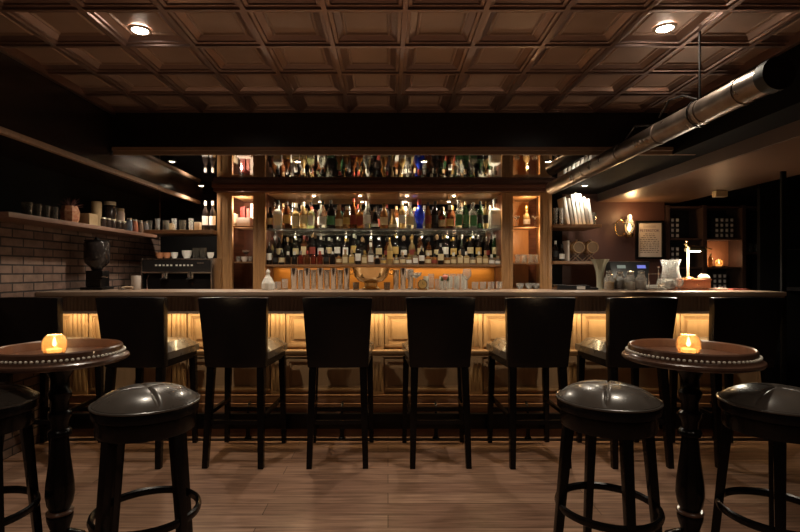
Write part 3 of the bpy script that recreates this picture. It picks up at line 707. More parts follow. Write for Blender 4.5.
# glass cluster
cl_spec = [(409,me_wine,'stemmed_glass',4.02),(416,me_coupe,'coupe_glass',3.99),(431,me_high,'highball_glass',4.0),(438,me_tumb,'clear_tumbler',3.9),(446,me_high,'highball_glass',3.93),(453,me_high,'highball_glass',3.99),(460,me_high,'highball_glass',3.92),(467,me_wine,'stemmed_glass',3.98),
   (475,me_tumbs,'short_tumbler',3.93),(483,me_tumbs,'short_tumbler',3.96),(491,me_tumbs,'short_tumbler',3.93),(499,me_tumbs,'short_tumbler',3.97)]
for i, (p, me, nm, Y) in enumerate(cl_spec):
    put(nm, me, p, Y, BT, 'clear %s on the bar top, %s glass to the right of the brass bowl' % (nm.replace('_',' ').replace('clear ',''), ORD[i]), 'glass', 'clear glasses on the bar top right of the bowl')
me_fr = cups('frosted_tumbler', tumbler_prof(.022,.105), mat('frosted glass',(.85,.83,.76),.25,0,.5,.45))
for i, (p, Y) in enumerate(((442,4.03),(450,4.045),(457,4.05),(464,4.04),(426,4.04))):
    put('frosted_tumbler', me_fr, p, Y, BT, 'pale frosted tumbler behind the clear glasses, %s' % ('leftmost but one','third from the left','fourth from the left','rightmost','behind the clock')[i], 'glass', 'frosted tumblers on the bar top')
t = thing('pink_rose_vase', 'small glass vase with a pink rose among the glasses', 'vase', (X(445,3.86),3.86,BT))
part('vase', MB().lathe([(0,0),(.014,0),(.016,.03),(.009,.06),(.012,.08),(.010,.08),(.006,.058),(.011,.03),(0,.006)], 16), M_glass, t)
part('rose', MB().lathe([(0,.075),(.012,.078),(.022,.092),(.024,.105),(.016,.112),(.018,.106),(.008,.116),(0,.114)], 9), mat('rose petals',(.60,.20,.15),.6), t)
for k in range(2): part('leaf', MB().lathe([(0,.065),(.014,.078),(.008,.10),(0,.104)], 6, (.022*(-1)**k,0,0)), mat('leaf green',(.04,.07,.02),.5), t)

# niches
def boxthing(name, x0, x1, y0, y1, z0, z1, m, label, cat, group=None, bev=.002, rz=0):
    cx_, cy_ = (x0+x1)/2, (y0+y1)/2
    return one(name, MB().box(x0-cx_,x1-cx_,y0-cy_,y1-cy_,0,z1-z0), m, label, cat, (cx_,cy_,z0), rz, group, bev)
M_redbox = mat('red cloth cover',(.26,.045,.04),.6); M_pinkw = mat('off white card',(.80,.70,.62),.6)
N5 = 5.05
boxthing('white_gift_box', X(238,N5), X(251.5,N5), 5.0, 5.1, 1.665, 1.755, M_pinkw, 'white box at the front of the left niche shelf', 'box')
boxthing('red_book', X(238,N5), X(243,N5), 5.12, 5.27, 1.665, 1.88, M_redbox, 'tall red book standing in the left niche', 'book')
boxthing('red_book', X(244.4,N5), X(247.5,N5), 5.12, 5.27, 1.665, 1.86, mat('rose cloth cover',(.36,.12,.10),.6), 'rose-red book standing beside the tall red one', 'book')
boxthing('white_book', X(248.2,N5), X(252,N5), 5.12, 5.27, 1.665, 1.91, M_pinkw, 'tall white book at the right of the left niche', 'book')
boxthing('dark_picture_card', X(233.2,N5), X(235.5,N5), 5.0, 5.14, 1.665, 1.80, M_cream, 'narrow cream card leaning in the left niche', 'card')
for i, (p, me, nm, Y, z_) in enumerate([(238,me_tumbs,'short_tumbler',5.02,1.3125),(244.5,me_cup,'white_cup',5.03,1.3125),(250.3,me_tumbs,'short_tumbler',5.02,1.3125),(239,me_tumbs,'short_tumbler',5.14,1.3125),(246,me_coupe,'coupe_glass',5.15,1.3125)]):
    put(nm, me, p, Y, z_, '%s in the left niche, %s' % (nm.replace('_',' '), ('front left corner','front middle','front right','second row left','second row right')[i]), 'glass', 'glasses in the left niche').scale = (.85,.85,.9)
put('white_cup', me_cup, 247.5, 4.8, .9005, 'white cup on the counter below the left niche', 'cup', None)
# right niche
for i in range(2):
    for j in range(4):
        put('stemmed_glass', me_tumb, 517+j*6.6+i*1.2, 5.0+i*.08, 1.3005, 'clear tumbler in the right niche, %s row, %s from the left' % (('front','second')[i], ORD[j]), 'glass', 'tumblers crowding the right niche').name = 'niche_tumbler'
bottle(X(526.5,5.06),5.06,1.665,'decanter',.036,.22,'gold','white','gold','gold decanter standing in the top of the right niche','decanter in the right niche')
for i, p in enumerate((516.5,535)):
    put('coupe_glass', me_coupe, p, 5.03, 1.665, 'coupe glass %s of the gold decanter in the right niche' % ('left','right')[i], 'glass', 'coupes by the gold decanter').scale = (.7,.7,.8)
for i, p in enumerate((520,529,536)):
    put('coupe_glass', me_coupe, p, 4.82, .9005, 'coupe glass on the back counter below the right niche, %s from the left' % ORD[i], 'glass', 'coupes below the right niche').scale=(.8,.8,1.5)

# left frontal shelf glasses
for i in range(6):
    p = 149 + i*8.4
    put('highball_glass' if i % 2 else 'smoky_tumbler', me_high if i % 2 else me_jig, p, 4.9+.05*(i%2), 1.6155, '%s on the corner shelf, %s from its left end' % ('clear highball glass' if i % 2 else 'smoky tumbler', ORD[i]), 'glass', 'glasses on the corner shelf')
boxthing('cream_tea_box', X(196,4.95), X(201.5,4.95), 4.90, 4.96, 1.6155, 1.70, M_cream, 'small cream box beside the white-labelled bottles', 'box')
boxthing('brown_card_box', X(168,5.03), X(172.5,5.03), 5.03, 5.09, 1.6155, 1.70, M_tan, 'small brown box among the corner shelf glasses', 'box')

# ------------------------------------------------------------------ espresso machine
ex, ey = X(180,4.70), 4.70
t = thing('espresso_machine', 'wide black and steel espresso machine on the left back counter', 'espresso machine', (ex,ey,.9005))
hw = .30
part('body', MB().box(-hw,hw,-.02,.20,.06,.30).box(-hw,hw,-.10,.20,.0,.06), M_blackm, t, .008)
part('upper_housing', MB().box(-hw-.015,hw+.015,-.07,.20,.315,.425), mat('black enamel',(.02,.018,.018),.18), t, .008)
part('steel_band', MB().box(-hw-.018,hw+.018,-.075,.20,.300,.315), M_steel, t, .002)
tr = MB().box(-hw-.018,hw+.018,-.075,.205,.425,.437); part('cup_tray', tr, M_steel, t, .002)
for sx in (-1,1): part('side_panel', MB().box(sx*(hw+.016),sx*(hw+.03),-.08,.20,.10,.44), M_steel, t, .003)
for k in range(2):
    x = -.12+.24*k
    g = part('group_head', MB().lathe([(.03,.245),(.034,.25),(.034,.31),(0,.31)], 18, (x,-.045,0)), M_chrome, t)
    part('portafilter_handle', MB().tube([(x,-.06,.255),(x,-.16,.235)], .011, 10), M_blackm, g)
for k in range(10):
    x = -.20+.035*(k%5)+ .19*(k//5)
    part('button', MB().box(x,x+.018,-.075,-.069,.365,.380), M_white, t, label='small pale button')
part('steam_wand', MB().tube([(-.255,-.06,.30),(-.262,-.10,.24),(-.25,-.11,.10)], .006, 8), M_chrome, t)
part('drip_tray', MB().box(-.26,.26,-.16,-.10,.0,.03), M_steel, t, .003)
part('badge', MB().box(.19,.25,-.0755,-.0695,.385,.400), M_steel, t)
cl = [(160,'b'),(167,'b'),(174.5,'w'),(187,'W'),(196,'g'),(203,'g'),(210.5,'w')]
for i, (p, c_) in enumerate(cl):
    me = {'b':me_cupb,'w':me_cup,'W':me_cup,'g':me_jig}[c_]
    nm = {'b':'brown_cup','w':'white_cup','W':'white_bowl','g':'smoky_tumbler'}[c_]
    o = put(nm, me, p, 4.72, .9005+.4375, '%s on top of the espresso machine, %s from the left' % (nm.replace('_',' '), ORD[i]), 'cup', 'cups on the espresso machine')
    if c_ == 'W': o.scale = (1.15,1.15,1.3)
    if c_ == 'w': o.scale = (.8,.8,1)
# grinder
t = thing('coffee_grinder', 'dark coffee grinder with a tall bean hopper against the brick wall', 'coffee grinder', (X(97,3.93),3.93,BT))
part('base', MB().box(-.085,.085,-.08,.09,0,.02), M_blackm, t, .005)
part('body', MB().box(-.06,.055,-.05,.08,.02,.15).box(-.05,.075,-.06,-.05,.08,.15), M_blackm, t, .008)
part('hopper', MB().lathe([(0,.15),(.035,.15),(.045,.17),(.085,.21),(.092,.25),(.092,.36),(.085,.375),(0,.38)], 24), M_grey, t)
part('lid', MB().lathe([(0,.378),(.09,.378),(.09,.388),(.02,.392),(.015,.41),(0,.412)], 24), M_blackm, t)
part('dosing_lever', MB().tube([(.06,-.05,.10),(.10,-.08,.105),(.135,-.09,.10)], .006, 8), M_chrome, t)
put('white_mug', cups('white_mug', [(0,0),(.030,0),(.034,.005),(.036,.11),(.033,.11),(.031,.01),(0,.01)], mat('dull white ceramic',(.55,.50,.46),.5)), 136, 3.96, BT, 'white cylindrical cup between the grinder and the espresso machine', 'cup', None)
t = thing('coffee_tamper', 'coffee tamper and spoon lying beside the white cup', 'tamper', (X(122,3.9),3.9,BT))
part('head', MB().lathe([(0,0),(.028,0),(.028,.012),(.01,.018),(0,.018)], 20), M_steel, t)
part('handle', MB().tube([(0,0,.014),(.04,.0,.022),(.085,.0,.016)], .009, 10), mat('pale wood handle',(.5,.36,.24),.5), t)

# ------------------------------------------------------------------ jars on the brick wall shelf
def jar(px, r, h, label, m, capm, group='jars on the brick wall shelf', x=-2.34, z=1.5655, name='storage_jar', lid=True):
    Y = -x*F/(388-px)
    t = thing(name, label, 'jar', (x,Y,z), 0, group)
    part('jar_body', MB().lathe([(0,0),(r*.95,0),(r,.006),(r,h*.80),(r*.8,h*.88),(r*.8,h*.9),(0,h*.9)], 20), m, t)
    if lid: part('lid', MB().lathe([(0,h*.88),(r*.88,h*.88),(r*.88,h),(0,h)], 20), capm, t)
    return t
for i, p in enumerate((27,36,45,53)):
    Y = 2.34*F/(388-p)
    tag(link('dark_tumbler', me_jig, None, (-2.34,Y,1.5655)), 'dark glass tumbler on the brick wall shelf, %s from its near end' % ORD[i], 'glass', 'tumblers at the near end of the brick wall shelf')
pX = -2.33
def onsh(px, x=-2.33): return -x*F/(388-px)
t = thing('patterned_planter', 'rust-orange patterned pot with a spiky dry plant', 'plant pot', (-2.33,onsh(70),1.5655))
part('pot', MB().lathe([(0,0),(.048,0),(.060,.03),(.064,.09),(.05,.13),(.045,.13),(.056,.09),(0,.09)], 8, smooth=False), noise_mat('rust patterned glaze',(.42,.14,.07),(.55,.30,.16),(1,1,1),45,.6,detail=1), t)
pl = MB()
for k in range(36):
    a = R.random()*2*PI; e = .3+R.random()*1.1; l = .05+.05*R.random()
    pl.tube([(0,0,.10),(math.cos(a)*l*.5*math.sin(e),math.sin(a)*l*.5*math.sin(e),.11+l*.6*math.cos(e)),(math.cos(a)*l*math.sin(e),math.sin(a)*l*math.sin(e),.11+l*math.cos(e))], [.003,.002,.0007], 4)
part('dry_leaves', pl, mat('dry purple leaves',(.16,.07,.06),.7), t)
boxthing('tan_carton', -2.39,-2.27, onsh(86)-.055, onsh(86)+.055, 1.5655, 1.66, M_tan, 'tan cardboard carton right of the patterned pot', 'box')
tag(link('tall_tan_canister', MB().lathe([(0,0),(.036,0),(.037,.003),(.037,.205),(.036,.208),(0,.208)],24).mesh('canister',M_tan), None, (-2.33,onsh(96.5),1.5655)), 'tall tan cardboard canister beside the carton', 'canister')
M_jard = mat('dark jar glass',(.05,.035,.03),.1,0,.5,.3)
jar(110,.052,.235,'large dark glass jar with a wide cream lid', M_jard, M_cream)
t_ = jar(120.5,.034,.20,'pale pink ceramic canister with a lid beside the large jar', mat('pale pink ceramic',(.62,.48,.40),.4), mat('tan lid',(.45,.33,.2),.5))
for i, p in enumerate((103.5,108.5,113.5,119,124)):
    jar(p,.020,.075,'tiny spice jar at the shelf edge, %s from the left' % ORD[i], M_jard, M_cream, 'tiny spice jars in front of the large jar', x=-2.235, name='spice_jar')
for i, p in enumerate((128.5,134,139.5,145)):
    jar(p,.034,.13,'%s jar near the far end of the brick wall shelf, %s of four' % (('blue-grey','rust red','smoky brown','dark grey')[i], ORD[i]), mat('jar tint %d'%i, ((.12,.14,.18),(.38,.13,.08),(.16,.10,.07),(.1,.09,.09))[i], .15,0,.5,.25), M_steel, 'four jars at the far end of the brick wall shelf')

# ------------------------------------------------------------------ right side: books, barrels, tray
wh = mat('white book cover',(.82,.80,.74),.5); wh2 = mat('grey book cover',(.35,.32,.28),.5)
bxs = [(566,'white',.27),(570,'grey',.26),(573.8,'white',.30),(577.6,'white',.31),(581.4,'white',.30),(585.2,'grey',.27),(588.8,'white',.25)]
for i, (p, c_, h) in enumerate(bxs):
    o = boxthing('leaning_book', X(p,5.0)-.013, X(p,5.0)+.013, 4.92, 5.10, 1.6755+.003, 1.6755+.003+h, wh if c_=='white' else wh2, 'slim %s book leaning left on the upper right shelf, %s in the row' % (c_, ORD[i]), 'book', 'slim books leaning on the upper right shelf')
    o.rotation_euler = (0, -.16, 0); o.location.z += .003
for i, p in enumerate((555.5,561.0)):
    put('highball_glass', me_high, p, 4.92, 1.6755, 'clear highball glass on the book shelf, %s' % ('nearest the back bar','nearest the books')[i], 'glass', 'glasses beside the leaning books').scale = (.8,.8,1.3)
put('smoky_tumbler', me_jig, 594, 4.93, 1.6755, 'smoky tumbler at the right end of the book shelf', 'glass', None).scale=(.6,.6,1.2)
M_barrel = noise_mat('barrel oak',(.50,.32,.17),(.62,.41,.23),(1,8,8),6,.45)
for i, p in enumerate((576.5,590.2)):
    t = thing('small_oak_barrel', 'small oak ageing barrel on a cradle, %s one of the pair' % ('left','right')[i], 'barrel', (X(p,4.98),4.98,1.3185), 0, 'pair of small oak barrels')
    zc = .135; RB = .062
    b = MB().lathe([(0,-.055),(RB*.80,-.055),(RB*.80,-.070),(RB*.92,-.070),(RB,-.03),(RB*1.06,.03),(RB,.09),(RB*.9,.13),(0,.13)], 28)
    b.v = [(x,z,y+zc) for x,y,z in b.v]; part('staves', b, M_barrel, t)
    b = MB().lathe([(0,-.055),(RB*.78,-.055),(RB*.78,-.058),(0,-.058)], 28); b.v = [(x,z,y+zc) for x,y,z in b.v]
    part('barrel_head', b, mat('barrel head oak',(.26,.16,.08),.5), t)
    for zz in (-.066,-.02):
        b = MB().lathe([(RB*(.935 if zz<-.05 else 1.03),zz),(RB*(.96 if zz<-.05 else 1.045),zz+.001),(RB*(.97 if zz<-.05 else 1.06),zz+.012),(RB*(.935 if zz<-.05 else 1.03),zz+.012)], 28, cap=False); b.v = [(x,z,y+zc) for x,y,z in b.v]
        part('hoop', b, M_brass, t)
    part('bung', MB().lathe([(0,zc+RB),(.008,zc+RB),(.010,zc+RB+.016),(0,zc+RB+.018)], 10), M_barrel, t)
    cr = MB()
    for y_ in (-.03,.07):
        for sx in (-1,1):
            cr.hexa([(sx*.055-.006,y_,0),(sx*.055+.006,y_,0),(sx*.055+.006,y_+.012,0),(sx*.055-.006,y_+.012,0)], [(-sx*.05-.006,y_,.095),(-sx*.05+.006,y_,.095),(-sx*.05+.006,y_+.012,.095),(-sx*.05-.006,y_+.012,.095)])
    part('cradle', cr, M_shelf, t)
bottle(X(555.5,4.95),4.95,1.3185,T,.028,.20,'dark','black','white','small dark bottle with white cap left of the barrels','bottles left of the barrels')
bottle(X(561.8,4.95),4.95,1.3185,SQ,.028,.17,'dark','white','black','squat dark bottle with white label left of the barrels','bottles left of the barrels')
boxthing('upright_book', X(566,4.95), X(567.8,4.95), 4.90, 5.05, 1.3185, 1.52, M_pinkw, 'thin white book standing left of the barrels', 'book')
# black tray with tag on the bar top
t = thing('black_service_tray', 'flat black tray with a white tag on the bar top', 'tray', (X(576,3.92),3.92,BT))
part('tray', MB().box(-.165,.155,-.05,.07,0,.018).box(-.155,.10,-.03,.06,.018,.034).box(-.17,-.08,-.02,.05,.034,.040), mat('black tray plastic',(.02,.02,.022),.25), t, .003)
part('tag', MB().box(-.012,.052,-.054,-.051,-.0+.004,.028), M_white, t, label='white tag')
# fluted vase
t = thing('fluted_glass_vase', 'pale fluted trumpet vase on the bar top left of the jars', 'vase', (X(600,3.98),3.98,BT))
vs = []; fs = []; n = 48
prof = [(.034,0),(.026,.02),(.026,.09),(.033,.15),(.047,.20),(.066,.235),(.069,.240),(.062,.235),(.042,.20),(.027,.15),(.020,.09),(.018,.02)]
for r_, z_ in prof:
    for k in range(n):
        a = 2*PI*k/n; q = r_*(1+.10*math.cos(a*8)*(z_/.24)); vs.append((q*math.cos(a), q*math.sin(a), z_))
for i in range(len(prof)-1):
    for k in range(n): fs.append((i*n+k,i*n+(k+1)%n,(i+1)*n+(k+1)%n,(i+1)*n+k))
fs.append(tuple(range(n))); fs.append(tuple((len(prof)-1)*n+k for k in range(n)))
part('vase_body', MB().add(vs,fs,True), mat('hazy grey green glass',(.42,.40,.30),.25,0,.5,.35), t)
# apothecary jars
jc = [('amber candied peel',(.45,.27,.10)),('dark coffee beans',(.03,.018,.012)),('white sugar lumps',(.75,.73,.70)),('grey salt',(.40,.38,.37))]
for i, p in enumerate((609.5,619.8,630.5,641.2)):
    t = thing('apothecary_jar', 'glass stoppered jar of %s, %s from the left of four' % (jc[i][0], ORD[i]), 'jar', (X(p,3.86),3.86,BT), 0, 'four glass jars on the bar top')
    part('glass_body', MB().lathe([(0,0),(.038,0),(.040,.004),(.040,.085),(.034,.098),(.028,.104),(.030,.110),(.026,.110),(.025,.104),(.031,.096),(.037,.084),(.037,.006),(0,.006)], 24), M_glass, t)
    part('stopper', MB().lathe([(0,.108),(.022,.108),(.030,.116),(.014,.122),(.024,.135),(.022,.146),(0,.150)], 20), M_glass, t)
    part('contents', MB().lathe([(0,.008),(.033,.008),(.033,.062+.012*(i%2)),(0,.068+.012*(i%2))], 20), noise_mat('jar fill %d'%i, jc[i][1], tuple(min(1,c*1.4) for c in jc[i][1]), (1,1,1), 120, .7, .3), t)
# register
t = thing('cash_register_screen', 'wide black slanted register with two small displays behind the jars', 'cash register', (X(630,4.75),4.75,.9005))
part('housing', MB().hexa([(-.17,-.06,0),(.12,-.06,0),(.12,.12,0),(-.17,.12,0)], [(-.19,.0,.41),(.19,.0,.41),(.19,.10,.41),(-.19,.10,.41)]), mat('grey black plastic',(.018,.019,.02),.35), t, .008)
part('display', MB().hexa([(-.13,-.0225,.345),(-.05,-.0225,.345),(-.05,-.0205,.345),(-.13,-.0205,.345)], [(-.13,-.012,.375),(-.05,-.012,.375),(-.05,-.010,.375),(-.13,-.010,.375)]), mat('dim grey display',(.2,.25,.25),.3,emit=(.6,.75,.7),es=.10), t)
part('display', MB().hexa([(.06,-.0225,.345),(.14,-.0225,.345),(.14,-.0205,.345),(.06,-.0205,.345)], [(.06,-.012,.375),(.14,-.012,.375),(.14,-.010,.375),(.06,-.010,.375)]), mat('blue display',(.1,.12,.4),.3,emit=(.25,.3,1),es=.5), t, label='blue lit display')
# hurricane jar, wire stand, tray, globes
t = thing('hurricane_glass_jar', 'tall waisted clear glass jar left of the desk lamp', 'glass jar', (X(670.5,3.90),3.90,BT))
part('glass_wall', MB().lathe([(0,0),(.045,0),(.050,.004),(.072,.05),(.074,.09),(.060,.14),(.058,.18),(.073,.235),(.070,.235),(.055,.18),(.057,.14),(.070,.09),(.068,.05),(.045,.008),(0,.008)], 32), M_glass, t)
part('ice', MB().lathe([(0,.01),(.044,.012),(.062,.05),(.064,.07),(.03,.085),(0,.08)], 9, smooth=False), mat('ice',(.85,.86,.84),.2,0,.5,.4), t)
t = thing('wire_tool_stand', 'small steel wire stand with a bar spoon on a round tray', 'stand', (X(654,3.86),3.86,BT))
part('tray', MB().lathe([(0,0),(.085,0),(.092,.008),(.088,.009),(.08,.004),(0,.004)], 32), M_steel, t)
part('wire_frame', MB().tube([(-.04,0,.004),(-.04,0,.125),(.05,0,.125),(.05,0,.004)], .004, 8), M_steel, t)
part('bar_spoon', MB().tube([(.045,.02,.004),(.045,.02,.165),(.045,.02,.18)], [.003,.003,.008], 8), M_chrome, t)
for i, (p,Y) in enumerate(((661.5,3.80),(679,3.80))):
    put('round_nosing_glass', cups('nosing_glass', [(0,0),(.024,0),(.024,.003),(.006,.008),(.006,.02),(.026,.035),(.034,.055),(.028,.08),(.024,.088),(.022,.088),(.030,.055),(.02,.036),(0,.026)], M_glass), p, Y, BT, 'small round-bellied glass %s the hurricane jar' % ('in front left of','in front right of')[i], 'glass', 'nosing glasses by the hurricane jar')
put('white_napkin_stack', MB().box(-.055,.055,-.04,.04,0,.035).mesh('napkins', M_white, .004), 651, 4.0, BT, 'stack of white napkins behind the wire stand', 'napkins', None)
# wooden box under lamp
t = thing('wooden_drawer_box', 'small reddish wooden box with a brass-knobbed drawer under the lamp', 'box', (X(690.5,3.86),3.86,BT))
part('box_body', MB().box(-.125,.125,-.05,.07,0,.075).box(-.132,.132,-.056,.076,.075,.085), noise_mat('red cherry wood',(.34,.11,.055),(.46,.17,.08),(1,7,7),6,.35,.05), t, .003)
part('base_moulding', MB().box(-.135,.135,-.060,.078,.0,.012), noise_mat('red cherry wood',(0,0,0),(0,0,0)), t, .002)
d = part('drawer', MB().box(-.075,.095,-.054,-.049,.018,.066), noise_mat('red cherry wood',(0,0,0),(0,0,0)), t, .001)
part('knob', MB().lathe([(0,-.004),(.006,-.003),(.006,.003),(0,.004)], 12, (.02,-.060,.042)), M_brass, d)
ztop = BT+.0855
# lamp
LXp = X(688,3.90)
t = thing('bankers_desk_lamp', 'brass desk lamp with a half-round shade lighting the wooden box', 'desk lamp', (LXp,3.90,ztop))
part('base', MB().lathe([(0,0),(.042,0),(.044,.006),(.03,.014),(.012,.02),(0,.02)], 28), M_brass, t)
part('stem', MB().tube([(0,0,.015),(0,0,.22),(.0,0,.255)], .009, 12), mat('pale brass stem',(.60,.50,.34),.3,.5), t)
part('finial', MB().lathe([(0,.252),(.010,.256),(.014,.27),(.008,.284),(.012,.292),(0,.304)], 14, (-.012,0,0)), M_brass, t)
part('arm', MB().tube([(-.03,0,.235),(.02,0,.258),(.13,0,.245),(.185,0,.230)], .005, 8), M_brass, t)
sh = MB(); vs=[]; fs=[]; n=12
for x_ in (-.005,.115):
    for rr in (.040,.037):
        for k in range(n+1):
            a = PI*k/n; vs.append((x_, -rr*math.cos(a), .215+rr*math.sin(a)))
W=n+1
for k in range(n):
    fs.append((k,k+1,2*W+k+1,2*W+k)); fs.append((W+k,3*W+k,3*W+k+1,W+k+1)); fs.append((k,W+k,W+k+1,k+1)); fs.append((2*W+k,2*W+k+1,3*W+k+1,3*W+k))
sh.add(vs,fs,True); sh.lathe([(.0395,-.0),(.0395,.003)],4,(0,0,-5)) if False else None
part('lamp_shade', sh, mat('dark green brass shade',(.10,.085,.05),.25,.7), t)
part('bulb', MB().tube([(.02,0,.219),(.095,0,.219)], .008, 10), mat('desk bulb',(1,1,1),.4,emit=(1,.90,.70),es=38), t)
light('AREA', 'desk_lamp_light', (LXp+.055,3.90,ztop+.200), 14, (1,.88,.68), .09, .05)
light('POINT', 'desk_lamp_glow', (LXp-.07,3.84,ztop+.17), 6.5, (1,.88,.68), .02)
t = thing('rolled_cloth', 'folded cream bar cloth on the wooden box beside the lamp', 'cloth', (X(703,3.87),3.87,ztop))
part('folds', MB().tube([(-.035,0,.012),(-.01,.004,.022),(.02,.0,.024),(.045,-.004,.012)], [.010,.013,.013,.009], 10).tube([(-.03,-.02,.010),(0,-.022,.012),(.04,-.018,.010)], [.008,.010,.007], 10), mat('cream linen',(.50,.44,.31),.8), t)
boxthing('paper_menu_stack', X(714,3.85)-.07, X(714,3.85)+.075, 3.80, 3.88, BT, BT+.016, mat('pale pink paper',(.75,.55,.48),.7), 'pale pink menus stacked right of the wooden box', 'menus')
boxthing('dark_red_menu', X(736,3.85)-.06, X(736,3.85)+.07, 3.80, 3.88, BT, BT+.010, mat('dark red leatherette',(.22,.05,.035),.45), 'dark red menu lying at the right end of the bar top', 'menu')

# ------------------------------------------------------------------ wall sconce, framed print
YW = 5.45
t = thing('wall_lantern', 'glowing glass oil-lamp sconce with a brass ring on the red wall', 'wall lamp', (X(625,YW),YW,Z(235,YW)))
part('bracket', MB().tube([(0,0,-.01),(0,-.06,-.03),(0,-.10,-.01),(0,-.10,.01)], .010, 8).lathe([(0,-.03),(.04,-.03),(.05,0),(0,.01)],16,(0,-.10,0)), M_brass, t)
part('glass_chimney', MB().lathe([(.028,.015),(.045,.05),(.052,.09),(.042,.13),(.026,.165),(.024,.21),(.022,.21),(.024,.165),(.039,.13),(.049,.09),(.042,.05),(.025,.018)], 24, (0,-.10,0), cap=False), M_glass, t)
part('flame', MB().lathe([(0,.03),(.014,.045),(.019,.07),(.010,.105),(0,.12)], 14, (0,-.10,0)), mat('lantern bulb',(1,.8,.5),.5,emit=(1,.66,.30),es=12), t)
part('reflector_ring', MB().tube([(-.085+.075*math.cos(2*PI*k/28)*.75, -.07, .07+.085*math.sin(2*PI*k/28)) for k in range(28)], .006, 8, True), M_brass, t)
light('POINT', 'sconce_light', (X(625,YW),YW-.14,Z(235,YW)+.19), 6.5, (1,.60,.26), .04)
t = thing('framed_poster', 'black framed cream printed poster on the red wall', 'framed print', (X(649,YW),YW,Z(240,YW)))
fw, fh = 14.0*YW/F, 19.2*YW/F
f_ = MB(); frame(f_, -fw, fw, -fh, fh, .024, -.03, 0)
part('frame', f_, M_blackm, t, .003)
part('print', MB().box(-fw+.02,fw-.02,-.012,-.004,-fh+.02,fh-.02), mat('aged print paper',(.62,.53,.46),.7), t)
def text(name, s_, size, x, z, m, parent, y=-.0135, ext=.0005):
    c = bpy.data.curves.new(name, 'FONT'); c.body = s_; c.size = size; c.align_x = 'CENTER'; c.extrude = ext
    c.materials.append(m); o_ = bpy.data.objects.new(name, c); COL.objects.link(o_); o_.rotation_euler = (PI/2,0,0); bpy.context.view_layer.update()
    me = bpy.data.meshes.new_from_object(o_.evaluated_get(bpy.context.evaluated_depsgraph_get())); bpy.data.objects.remove(o_)
    o_ = link(name, me, parent, (x,y,z)); o_.rotation_euler = (PI/2,0,0)
    return o_
M_ink = mat('brown black ink',(.06,.035,.04),.6)
text('title_lettering', 'PETERSTOK', .041, 0, .088, mat('purple ink',(.10,.04,.09),.6), t)
ln = MB()
for j in range(11):
    z_ = .062-.020*j; x_ = -fw+.05
    wmax = fw-.05 if j > 2 else .05+.02*j
    x_ = -wmax
    while x_ < wmax-.01:
        l_ = .008+.022*R.random()
        ln.box(x_, min(x_+l_, wmax), -.0130, -.0120, z_, z_+.0065); x_ += l_+.006+.012*R.random()
for j in range(2): ln.box(-.07,.07,-.0130,-.0120,.150-.012*j,.153-.012*j)
part('small_print', ln, M_ink, t)
# little white wall lamp
LX_, LY_ = 3.12, 4.7
t = thing('small_box_light', 'small pale square wall light under the tan ceiling', 'wall light', (LX_,LY_,Z(197,LY_)))
part('box_body', MB().box(-.055,.055,-.03,.03,0,.055), mat('pale plastic',(.62,.50,.32),.5), t, .004)
part('bracket', MB().box(-.01,.01,-.01,.01,.055,1.97-Z(197,LY_)), M_blackm, t)
light('AREA', 'box_uplight', (LX_,LY_,Z(197,LY_)+.06), 2.4, (1,.66,.30), .08, .05, rot=(PI,0,0))

# ------------------------------------------------------------------ dark cabinet on the right wall
YC = 5.45
cab = thing('dark_wall_cabinet', 'tall dark cabinet of square openings behind the right end of the bar', 'cabinet', (0,YC,0))
cx0, cx1, cxm, cx2 = X(666,YC), X(703,YC), X(707,YC), X(744,YC)
M_cdk = noise_mat('dark brown cabinet wood',(.055,.030,.024),(.085,.048,.038),(6,6,.8),6,.4)
part('back_board', MB().box(cx0,cx2,.26,.29,.0,Z(207,YC)), M_blackwood, cab)
for a in (cx0, cx1, cx2-.02): part('upright', MB().box(a,a+.045,0,.26,0,Z(205,YC)), M_cdk if a < 4 else M_blackwood, cab, .003)
for py in (206,238,267): part('shelf_board', MB().box(cx0,cx2,.01,.26,Z(py,YC)-.02,Z(py,YC)), M_cdk, cab, .003)
part('shelf_board', MB().box(cx2,X(784,YC),.01,.26,Z(252,YC)-.02,Z(252,YC)), M_cdk, cab, .003)
part('shelf_board', MB().box(cx2,X(784,YC),.01,.26,Z(206,YC)-.02,Z(206,YC)), M_cdk, cab, .003)
part('niche_panel', MB().box(X(708,YC),cx2,.22,.26,Z(266,YC),Z(240,YC)), noise_mat('copper niche panel',(.30,.12,.06),(.38,.16,.08),(1,1,1),3,.5), cab)
tin_me = MB().box(-.021,.021,-.03,.03,0,.052).mesh('tea_tin_body', mat('black tea tin',(.02,.018,.02),.3), .002)
lab_me = MB().box(-.014,.014,-.0325,-.0305,.012,.044).mesh('tea_tin_label', mat('tin label grey',(.50,.47,.46),.6))
def tin_at(px, y, z, label, group):
    t_ = tag(link('tea_tin', tin_me, None, (X(px,YC),y,z)), label, 'tin', group); link('tin_label', lab_me, t_)
zb = Z(238,YC)
for r_ in range(4):
    for c_ in range(4):
        tin_at(718+5*c_, YC+.05, zb+.0005+r_*.0562, 'small black tin with pale label, upper right cabinet opening, %s column, %s layer up' % (ORD[c_],ORD[r_]), 'labelled tins in the upper right cabinet opening')
for r_ in range(4):
    for c_ in range(2):
        tin_at(673.5+4.9*c_, YC+.05, zb+.0005+r_*.0562, 'small black tin with pale label, upper left cabinet opening, %s column, %s layer up' % (ORD[c_],ORD[r_]), 'labelled tins in the upper left cabinet opening')
for r_ in range(4):
    for c_ in range(2):
        tin_at(673.5+4.9*c_, YC+.05, Z(267,YC)+.0005+r_*.0562, 'small black tin with pale label, lower left cabinet opening, %s column, %s layer up' % (ORD[c_],ORD[r_]), 'labelled tins in the lower left cabinet opening')
part('shelf_board', MB().box(cx0,cx2,.01,.26,Z(289,YC)-.02,Z(289,YC)), M_cdk, cab, .003)
